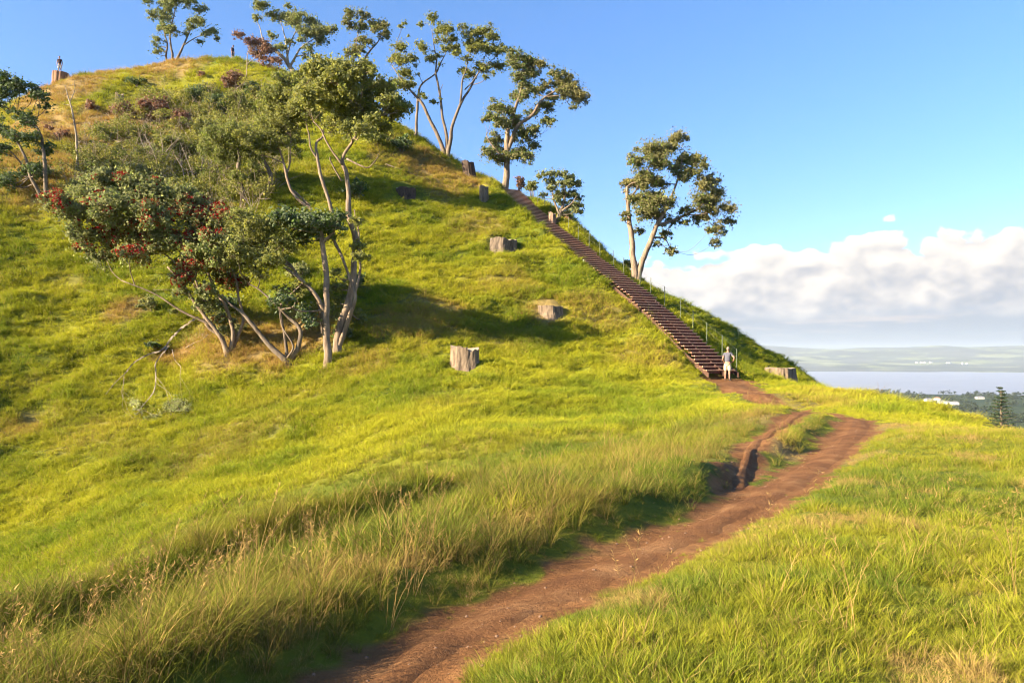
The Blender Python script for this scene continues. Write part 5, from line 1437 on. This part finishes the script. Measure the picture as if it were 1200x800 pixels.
def build_far_town():
    wall = simple_mat('white_house_wall', (.60, .57, .52), .8, var=.06); roof1 = simple_mat('terracotta_roof', (.36, .17, .11), .8); roof2 = simple_mat('grey_roof', (.22, .22, .23), .8)
    glass = simple_mat('dark_window', (.03, .04, .05), .2)
    def house(x, y, w, d, h, yaw, roof, label, group):
        gz = float(ground(np.array(x), np.array(y))) if y < 4000 else -88.0
        r = empty('house', (0, 0, 0), label=label, cat='house', group=group)
        m = MB(); m.box((0, 0, h / 2 - 1), (w, d, h + 2)); m.build('wall', wall, r)
        e = .5
        V = [(-w / 2 - e, -d / 2 - e, h), (w / 2 + e, -d / 2 - e, h), (w / 2 + e, d / 2 + e, h), (-w / 2 - e, d / 2 + e, h), (-w / 2 + d * .3, 0, h + d * .28), (w / 2 - d * .3, 0, h + d * .28)]
        mesh_np('roof', np.array(V), [np.array([[0, 1, 5, 4], [2, 3, 4, 5]]), np.array([[1, 2, 5], [3, 0, 4], [0, 2, 1], [0, 3, 2]])], [roof], r)
        if y < 4000:
            for i in range(3):
                m = MB(); m.box((-w / 2 + w * (i + .5) / 3, -d / 2 - .02, h * .55), (w * .16, .08, h * .3)); m.build('window', glass, r)
        r.location = (x, y, gz); r.rotation_euler = (0, 0, yaw)
        return r
    H1 = [(1088, 466.5, 17, 9, 6, .2, roof2, 'white house furthest left in the near shore suburb'), (1098, 465, 12, 9, 5, -.3, roof1, 'house with a terracotta roof in the near shore suburb'),
          (1103, 468.5, 12, 8, 5, .1, roof2, 'small white house right of the terracotta roofed one'), (1111, 469.5, 14, 9, 4.5, .3, roof2, 'second white house right of the terracotta roof'),
          (1118.5, 470, 15, 9, 5, -.1, roof2, 'white house at the right end of the near shore row'), (1148, 464, 18, 9, 4, .0, roof2, 'lone pale low house near the water, right of the row')]
    for px, py, w, d, h, yaw, rf, lab in H1:
        Y = 87.0 * F / (py - HY); house((px - 600) / F * Y, Y, w, d, h, yaw, rf, lab, 'houses on the near shore')
    FX = [(1074, 'furthest left'), (1080, 'second from the left'), (1084, 'third from the left'), (1091, 'fourth from the left'), (1110, 'left one of the middle pair'), (1113, 'right one of the middle pair'), (1128, 'tallest, right of the middle pair'), (1133, 'furthest right')]
    for i, (px, w) in enumerate(FX):
        Y = 7700 + 60 * (i % 3); x = (px - 600) / F * Y
        o = house(x, Y, 20 + 7 * (i % 2), 14, 10 + (6 if i == 6 else 0), .1 * i, roof2, 'white far shore building across the water, ' + w, 'white buildings across the water')
        o.location.z = HILLZ(x, Y) + 1
    # near shore woodland
    lm = leaf_mat('woodland_leaves', (.012, .024, .010), (.035, .045, .018), (.03, .04, .02), .1)
    cr = Crown(); g = np.random.default_rng(77)
    hx = [((px - 600) / F * 87.0 * F / (py - HY), 87.0 * F / (py - HY)) for px, py, *_ in H1]
    N_ = 5200
    az = g.uniform(.30, .80, N_); r = g.uniform(700, 2400, N_)
    XX = r * np.sin(az); YY = r * np.cos(az); ZZ = ground(XX, YY); NN = fbm(XX / 120, YY / 120, 2)
    for x, y, z, nn in zip(XX, YY, ZZ, NN):
        if nn < -.22: continue
        if any(abs(x / y - h[0] / h[1]) < .012 and 0 < h[1] - y < 130 for h in hx) : continue
        if z < -98.5: continue
        R = 3.5 + 4 * g.random()
        cr.leaves(np.array([x, y, z + R * .8]), R, 26, 1.9, g.random(), g=g, flat=.95)
    V = np.concatenate(cr.V); n = len(V) // 4
    o = mesh_np('woodland', V, np.arange(4 * n).reshape(n, 4), [lm], None, cols={'tint': np.concatenate(cr.t), 'hue': np.concatenate(cr.h)})
    tag(o, 'dark suburban tree canopy along the near shore beyond the right rim', kind='stuff')


def HILLZ(x, y):
    a = math.atan2(x, y); r = math.hypot(x, y)
    A = np.array(a); RR = np.array(r)
    base = -102 + 8 * sstep(7150, 7350, RR + 260 * fbm(A * 9, A * 0 + 2, 4))
    t1 = 90 * sstep(7400, 9000, RR) * (.75 + .6 * fbm(A * 7 + 3, RR / 2600, 4))
    t2 = 330 * sstep(8600, 12200, RR) * (.80 + .35 * fbm(A * 3.4 + 9, RR / 5000, 5))
    return float(base + t1 + t2 + 22 * fbm(np.array(x) / 700, np.array(y) / 700, 4))


def build_things():
    end = wood_mats()
    pale = bark_mat('pale_stump_wood', (.23, .17, .115), (.06, .04, .028), 7); brown = bark_mat('brown_stump_wood', (.30, .20, .14), (.09, .055, .04), 7); darkw = bark_mat('charred_stump_wood', (.09, .06, .045), (.025, .018, .015), 7)
    orange = bark_mat('orange_stump_wood', (.30, .165, .095), (.12, .06, .035), 7); greyw = bark_mat('grey_stump_wood', (.17, .13, .095), (.045, .033, .025), 7)
    stump('pale round cut stump standing alone on the lower grass, nearest the viewer', 545, 425, 408, 33, pale, end, jag=.06)
    stump('broad low greyish stump in the bright grass left of the mid stair', 590, 291, 281, 32, greyw, end, jag=.06)
    stump('pale upright stump beside the head of the stair', 567, 234, 219, 11, pale, end, jag=.03)
    stump('dark low stump on the slope below the dry bank', 476, 227, 221, 22, darkw, end, jag=.05)
    stump('low pale stump sunk in dry grass left of the lower stair', 645, 364, 359, 30, pale, end, jag=.05)
    stump('black jagged broken stump on the skyline, between the three-stemmed tree and the largest tree', 551, 205, 190, 14, darkw, darkw, Y=67.5, jag=.035, lean=-.15)
    stump('flat pale stump on the crest to the right of the standing person', 914, 444, 431, 36, pale, end, Y=44, jag=.02)
    stump('brown broken stump against the small round tree beside the stair', 647, 264, 251, 9, brown, brown, Y=59.8, jag=.08)
    stump('orange brown stump right of the small round tree', 665, 268, 260, 11, orange, orange, Y=61.5, jag=.1)
    stump('small pale stump among the wine red shrubs near the summit', 140, 122, 111, 9, pale, end, jag=.1)
    stump('small pale stump beside the bare dead trunk', 104, 128, 120, 6, pale, end, jag=.1)
    s_top = stump('big orange brown stump on the summit edge with a person standing on it', 71, 102, 86, 19, orange, orange, Y=79.5, jag=.012, flare=.8); s_z = LAST['top']
    stump('small dark stump right of the summit stump with the person', 83, 102, 93, 7, darkw, darkw, Y=79.2, jag=.1)
    build_stair()
    person(852.5, 438, 39.3, 'person in grey T-shirt and pale shorts, hand on hip, at the foot of the stair', (.085, .085, .11), (.46, .41, .27), yaw=-.5 + math.pi, arm='hip', height=1.74, hair=(.25, .19, .15), pitch=.45)
    zt = (HY - 86) / F * 79.5
    person(70, 86, 79.5, 'person in a dark top and white shorts standing on the summit stump', (.03, .015, .025), (.50, .48, .47), yaw=.3, arm='down', height=1.75, gz=s_z + .02, lean=.02, pitch=0)
    person(272.5, 69, 85.0, 'person in a dark top seen on the summit ridge left of the rust brown tree', (.05, .05, .08), (.10, .09, .12), yaw=1.2, arm='down', height=1.68, lean=.02, pitch=.1)
    build_trees()
    undergrowth()
    build_far_town()
# ================================================================== sky, sea, air, camera
CLOUD_TOP = [(-3.2, .05), (-1.2, .05), (-.6, .05), (-.2, .10), (.05, .15), (.12, .158), (.17, .163), (.23, .166), (.30, .165), (.385, .163), (.42, .172), (.47, .182), (.50, .166), (.525, .188), (.56, .176), (.60, .182), (.66, .19), (.8, .20), (1.2, .10), (3.2, .05)]


def build_world():
    w = bpy.data.worlds.new('World'); SC.world = w; w.use_nodes = True
    nt = w.node_tree; nt.nodes.clear()
    sky = nd(nt, 'ShaderNodeTexSky', sky_type='NISHITA', sun_disc=False, sun_elevation=SUN_EL, sun_rotation=SUN_AZ,
             altitude=100, air_density=1.0, dust_density=.35, ozone_density=2.2)
    skyc = nd(nt, 'ShaderNodeHueSaturation', ins={'Hue': .5, 'Saturation': 1.14, 'Value': 1.0, 'Color': sky.outputs[0]}).outputs[0]
    skyc = mixc(nt, 1.0, skyc, (.90, 1.0, 1.16), 'MULTIPLY')
    tc = nd(nt, 'ShaderNodeTexCoord')
    s = nd(nt, 'ShaderNodeSeparateXYZ', ins={0: tc.outputs['Generated']})
    skyc = mixc(nt, 1.0, skyc, ramp(nt, s.outputs[2], [(0.0, (.82, .76, .86)), (.25, (.88, .87, .96)), (.55, (1, 1, 1))]), 'MULTIPLY')
    X, Y, Z = s.outputs
    rad = math_(nt, 'SQRT', math_(nt, 'ADD', math_(nt, 'MULTIPLY', X, X), math_(nt, 'MULTIPLY', Y, Y)))
    az = math_(nt, 'ARCTAN2', X, Y)
    el = math_(nt, 'DIVIDE', Z, math_(nt, 'MAXIMUM', rad, .01))
    fc = nd(nt, 'ShaderNodeFloatCurve')
    cm = fc.mapping.curves[0].points
    t = math_(nt, 'DIVIDE', math_(nt, 'ADD', az, 3.2), 6.4)
    while len(cm) < len(CLOUD_TOP): cm.new(.5, .5)
    for p, (a, b) in zip(cm, CLOUD_TOP): p.location = ((a + 3.2) / 6.4, b * 4)
    fc.mapping.update()
    nt.links.new(t, fc.inputs['Value'])
    top = math_(nt, 'MULTIPLY_ADD', fc.outputs[0], .25, -.024)
    def noise(scale, ox=0.0, oy=0.0, zs=1.6, detail=9.0, rough=.56):
        cv = nd(nt, 'ShaderNodeCombineXYZ', ins={0: math_(nt, 'ADD', az, ox), 1: math_(nt, 'MULTIPLY', math_(nt, 'ADD', el, oy), zs), 2: 3.7})
        return nd(nt, 'ShaderNodeTexNoise', ins={'Vector': cv.outputs[0], 'Scale': scale, 'Detail': detail, 'Roughness': rough}).outputs[0]
    def billow(ox, oy):
        w = noise(15, ox + 5.0, oy, 1.5, 2.0)
        return math_(nt, 'ABSOLUTE', math_(nt, 'SUBTRACT', w, .5))
    def body(ox, oy):
        n = math_(nt, 'ADD', math_(nt, 'MULTIPLY', noise(12, ox, oy, 1.5, 10.0, .57), .85), math_(nt, 'MULTIPLY', billow(ox, oy), 1.5))
        e = math_(nt, 'ADD', el, oy)
        return math_(nt, 'ADD', math_(nt, 'MULTIPLY', math_(nt, 'SUBTRACT', top, e), 30.0), math_(nt, 'MULTIPLY', math_(nt, 'SUBTRACT', n, .47), 2.6))
    d0 = body(0, 0)
    cover = math_(nt, 'SMOOTH_MIN', math_(nt, 'MULTIPLY', math_(nt, 'MAXIMUM', math_(nt, 'SUBTRACT', d0, .3), 0.0), 6.5), 1.0, .2, clamp=True)
    # underside: the bank ends in a flat base, a thinner strip of cloud lies under it
    base = math_(nt, 'ADD', .046, math_(nt, 'MULTIPLY', math_(nt, 'SUBTRACT', noise(7, 1.0, 0, 2.5), .5), .05))
    under = math_(nt, 'MULTIPLY', math_(nt, 'SUBTRACT', el, base), 60.0, clamp=True)
    shade = math_(nt, 'MULTIPLY', math_(nt, 'SUBTRACT', d0, body(-.010, .014)), .5)
    hgt_ = math_(nt, 'DIVIDE', math_(nt, 'SUBTRACT', el, base), math_(nt, 'SUBTRACT', top, base), clamp=True)
    lum = math_(nt, 'ADD', math_(nt, 'ADD', math_(nt, 'MULTIPLY', hgt_, .68), .12), math_(nt, 'MULTIPLY', math_(nt, 'SUBTRACT', shade, .2), .9))
    lum = math_(nt, 'ADD', lum, math_(nt, 'MULTIPLY', math_(nt, 'SUBTRACT', noise(9, 4.0, 0, 2.2), .5), .75), clamp=True)
    cloud = ramp(nt, lum, [(0.0, (.48, .52, .60)), (.28, (.68, .67, .69)), (.58, (.96, .90, .84)), (1.0, (1.22, 1.13, 1.0))])
    # haze under the bank
    strip = math_(nt, 'MULTIPLY', math_(nt, 'SUBTRACT', noise(10, 2.0, 0, 9.0, 8.0), .50), 7.0, clamp=True)
    hz = ramp(nt, math_(nt, 'MULTIPLY', el, 14.0, clamp=True), [(0.0, (.47, .53, .59)), (.35, (.40, .46, .54)), (.7, (.43, .49, .58)), (1.0, (.52, .59, .70))])
    hz = mixc(nt, math_(nt, 'MULTIPLY', strip, math_(nt, 'MULTIPLY', math_(nt, 'SUBTRACT', el, .024), 50.0, clamp=True)), hz, (.66, .62, .63))
    cloud = mixc(nt, under, hz, cloud)
    bg1 = nd(nt, 'ShaderNodeBackground', ins={'Color': skyc, 'Strength': SKY_STR})
    bg2 = nd(nt, 'ShaderNodeBackground', ins={'Color': cloud, 'Strength': CLOUD_STR})
    mx = nd(nt, 'ShaderNodeMixShader', ins={0: cover, 1: bg1.outputs[0], 2: bg2.outputs[0]})
    nd(nt, 'ShaderNodeOutputWorld', ins={'Surface': mx.outputs[0]})


SKY_STR = .055
CLOUD_STR = .215
EXPO = 2.3
HAZE_D = 6e-5


def far_hills(mat):
    ang = np.radians(np.arange(-65, 80, .12)); R = np.concatenate([np.linspace(7150, 8200, 14), np.linspace(8300, 13000, 30)])
    A, RR = np.meshgrid(ang, R)
    X = RR * np.sin(A); Y = RR * np.cos(A)
    base = -102 + 8 * sstep(7150, 7350, RR + 260 * fbm(A * 9, A * 0 + 2, 4))
    t1 = 90 * sstep(7400, 9000, RR) * (.75 + .6 * fbm(A * 7 + 3, RR / 2600, 4))
    t2 = 330 * sstep(8600, 12200, RR) * (.80 + .35 * fbm(A * 3.4 + 9, RR / 5000, 5))
    Z = base + t1 + t2 + 22 * fbm(X / 700, Y / 700, 4)
    Z = np.where(RR < 7160, -104, Z); Z = Z * sstep(14500, 12600, RR) if False else Z
    n = len(ang); m = len(R)
    i, j = np.meshgrid(np.arange(m - 1), np.arange(n - 1), indexing='ij')
    Q = np.stack([i * n + j, i * n + j + 1, (i + 1) * n + j + 1, (i + 1) * n + j], -1).reshape(-1, 4)
    V = np.stack([X, Y, Z], -1).reshape(-1, 3)
    o = mesh_np('hills', V, Q, [mat], smooth=True)
    # close the back of the range
    return tag(o, kind='structure')


def water_mat():
    m, nt, N, L = new_mat('harbour_water')
    tc = nd(nt, 'ShaderNodeTexCoord')
    mp = nd(nt, 'ShaderNodeMapping', ins={'Vector': tc.outputs['Object'], 'Scale': (.004, .02, 1)})
    n = nd(nt, 'ShaderNodeTexNoise', ins={'Vector': mp.outputs[0], 'Scale': 1.0, 'Detail': 4.0})
    n2 = nd(nt, 'ShaderNodeTexNoise', ins={'Vector': tc.outputs['Object'], 'Scale': .25, 'Detail': 5.0})
    c = ramp(nt, n.outputs[0], [(.35, (.16, .17, .19)), (.65, (.24, .24, .25))])
    b = nd(nt, 'ShaderNodeBump', ins={'Strength': .5, 'Height': n2.outputs[0], 'Distance': .6})
    p = nd(nt, 'ShaderNodeBsdfPrincipled', ins={'Base Color': c, 'Roughness': .35, 'Normal': b.outputs[0], 'IOR': 1.33})
    nd(nt, 'ShaderNodeOutputMaterial', ins={'Surface': p.outputs[0]})
    return m


def hills_mat():
    m, nt, N, L = new_mat('distant_land')
    tc = nd(nt, 'ShaderNodeTexCoord')
    n = nd(nt, 'ShaderNodeTexNoise', ins={'Vector': tc.outputs['Object'], 'Scale': .0016, 'Detail': 8.0, 'Roughness': .6})
    v = nd(nt, 'ShaderNodeTexVoronoi', ins={'Vector': tc.outputs['Object'], 'Scale': .0022})
    c = ramp(nt, n.outputs[0], [(.38, (.015, .025, .018)), (.52, (.03, .045, .02)), (.57, (.14, .17, .06)), (.72, (.24, .25, .12))])
    c = mixc(nt, .3, c, nd(nt, 'ShaderNodeHueSaturation', ins={'Color': v.outputs['Color'], 'Saturation': .1, 'Value': .18}).outputs[0])
    p = nd(nt, 'ShaderNodeBsdfPrincipled', ins={'Base Color': c, 'Roughness': .95, 'Specular IOR Level': .1})
    nd(nt, 'ShaderNodeOutputMaterial', ins={'Surface': p.outputs[0]})
    return m


def haze_box(density, color):
    x, y0, y1, z0, z1 = 15500, -3000, 13500, -106, 260
    V = [(-x, y0, z0), (x, y0, z0), (x, y1, z0), (-x, y1, z0), (-x, y0, z1), (x, y0, z1), (x, y1, z1), (-x, y1, z1)]
    m, nt, N, L = new_mat('humid_air')
    pv = nd(nt, 'ShaderNodeVolumePrincipled', ins={'Color': (*color, 1), 'Density': density, 'Anisotropy': 0.2})
    nd(nt, 'ShaderNodeOutputMaterial', ins={'Volume': pv.outputs[0]})
    o = mesh_np('haze', V, [[0, 3, 2, 1], [4, 5, 6, 7], [0, 1, 5, 4], [1, 2, 6, 5], [2, 3, 7, 6], [3, 0, 4, 7]], [m])
    return tag(o, kind='stuff')


def camera_and_sun():
    cd = bpy.data.cameras.new('camera'); c = bpy.data.objects.new('camera', cd); COL.objects.link(c); SC.camera = c
    cd.sensor_width = 36; cd.lens = F / 1200 * 36
    c.location = (0, 0, 0); c.rotation_euler = (math.radians(90), 0, 0)
    cd.shift_y = (HY - 400) / 1200 * 1.0
    cd.clip_start = .05; cd.clip_end = 60000
    sd = bpy.data.lights.new('sun', 'SUN'); sd.energy = 5.0; sd.angle = math.radians(.53); sd.color = (1.0, .83, .58)
    s = bpy.data.objects.new('sun', sd); COL.objects.link(s)
    dv = Vector((math.sin(SUN_AZ) * math.cos(SUN_EL), math.cos(SUN_AZ) * math.cos(SUN_EL), math.sin(SUN_EL)))
    s.rotation_euler = dv.to_track_quat('Z', 'Y').to_euler()
    s.location = (-30, -20, 60)


def sea(mat):
    x = 15000; zz = -100.0
    V = []; n = 40
    xs = np.linspace(-x, x, n); ys = np.linspace(-2500, 13000, n)
    Xg, Yg = np.meshgrid(xs, ys); V = np.column_stack([Xg.ravel(), Yg.ravel(), np.full(n * n, zz)])
    i, j = np.meshgrid(np.arange(n - 1), np.arange(n - 1), indexing='ij')
    Q = np.stack([i * n + j, i * n + j + 1, (i + 1) * n + j + 1, (i + 1) * n + j], -1).reshape(-1, 4)
    return tag(mesh_np('water', V, Q, [mat]), kind='structure')


import os, time
_t0 = time.time()
GRASS = True
build_world(); camera_and_sun()
GRD = build_ground(ground_mat())
DIRT = dirt_mat()
path_sheet('path', _pp[2:], DIRT)
path_sheet('side_path', np.column_stack([BRANCH, BRANW]), DIRT, .034)
sea(water_mat()); far_hills(hills_mat())
haze_box(HAZE_D, (.72, .82, .92))
print('land', time.time() - _t0)
if 'build_things' in globals(): build_things()
print('things', time.time() - _t0)
if GRASS: build_grass()
print('grass', time.time() - _t0)
SC.view_settings.view_transform = 'Standard'; SC.view_settings.look = 'None'
SC.view_settings.exposure = EXPO; SC.view_settings.gamma = 1; SC.view_settings.use_curve_mapping = False
SC.cycles.max_bounces = 4; SC.cycles.diffuse_bounces = 2; SC.cycles.glossy_bounces = 1; SC.cycles.transmission_bounces = 2
SC.cycles.volume_bounces = 1; SC.cycles.caustics_reflective = False; SC.cycles.caustics_refractive = False
SC.cycles.use_denoising = True
SC.cycles.use_adaptive_sampling = True; SC.cycles.adaptive_threshold = 0.04
SC.cycles.filter_width = 1.15
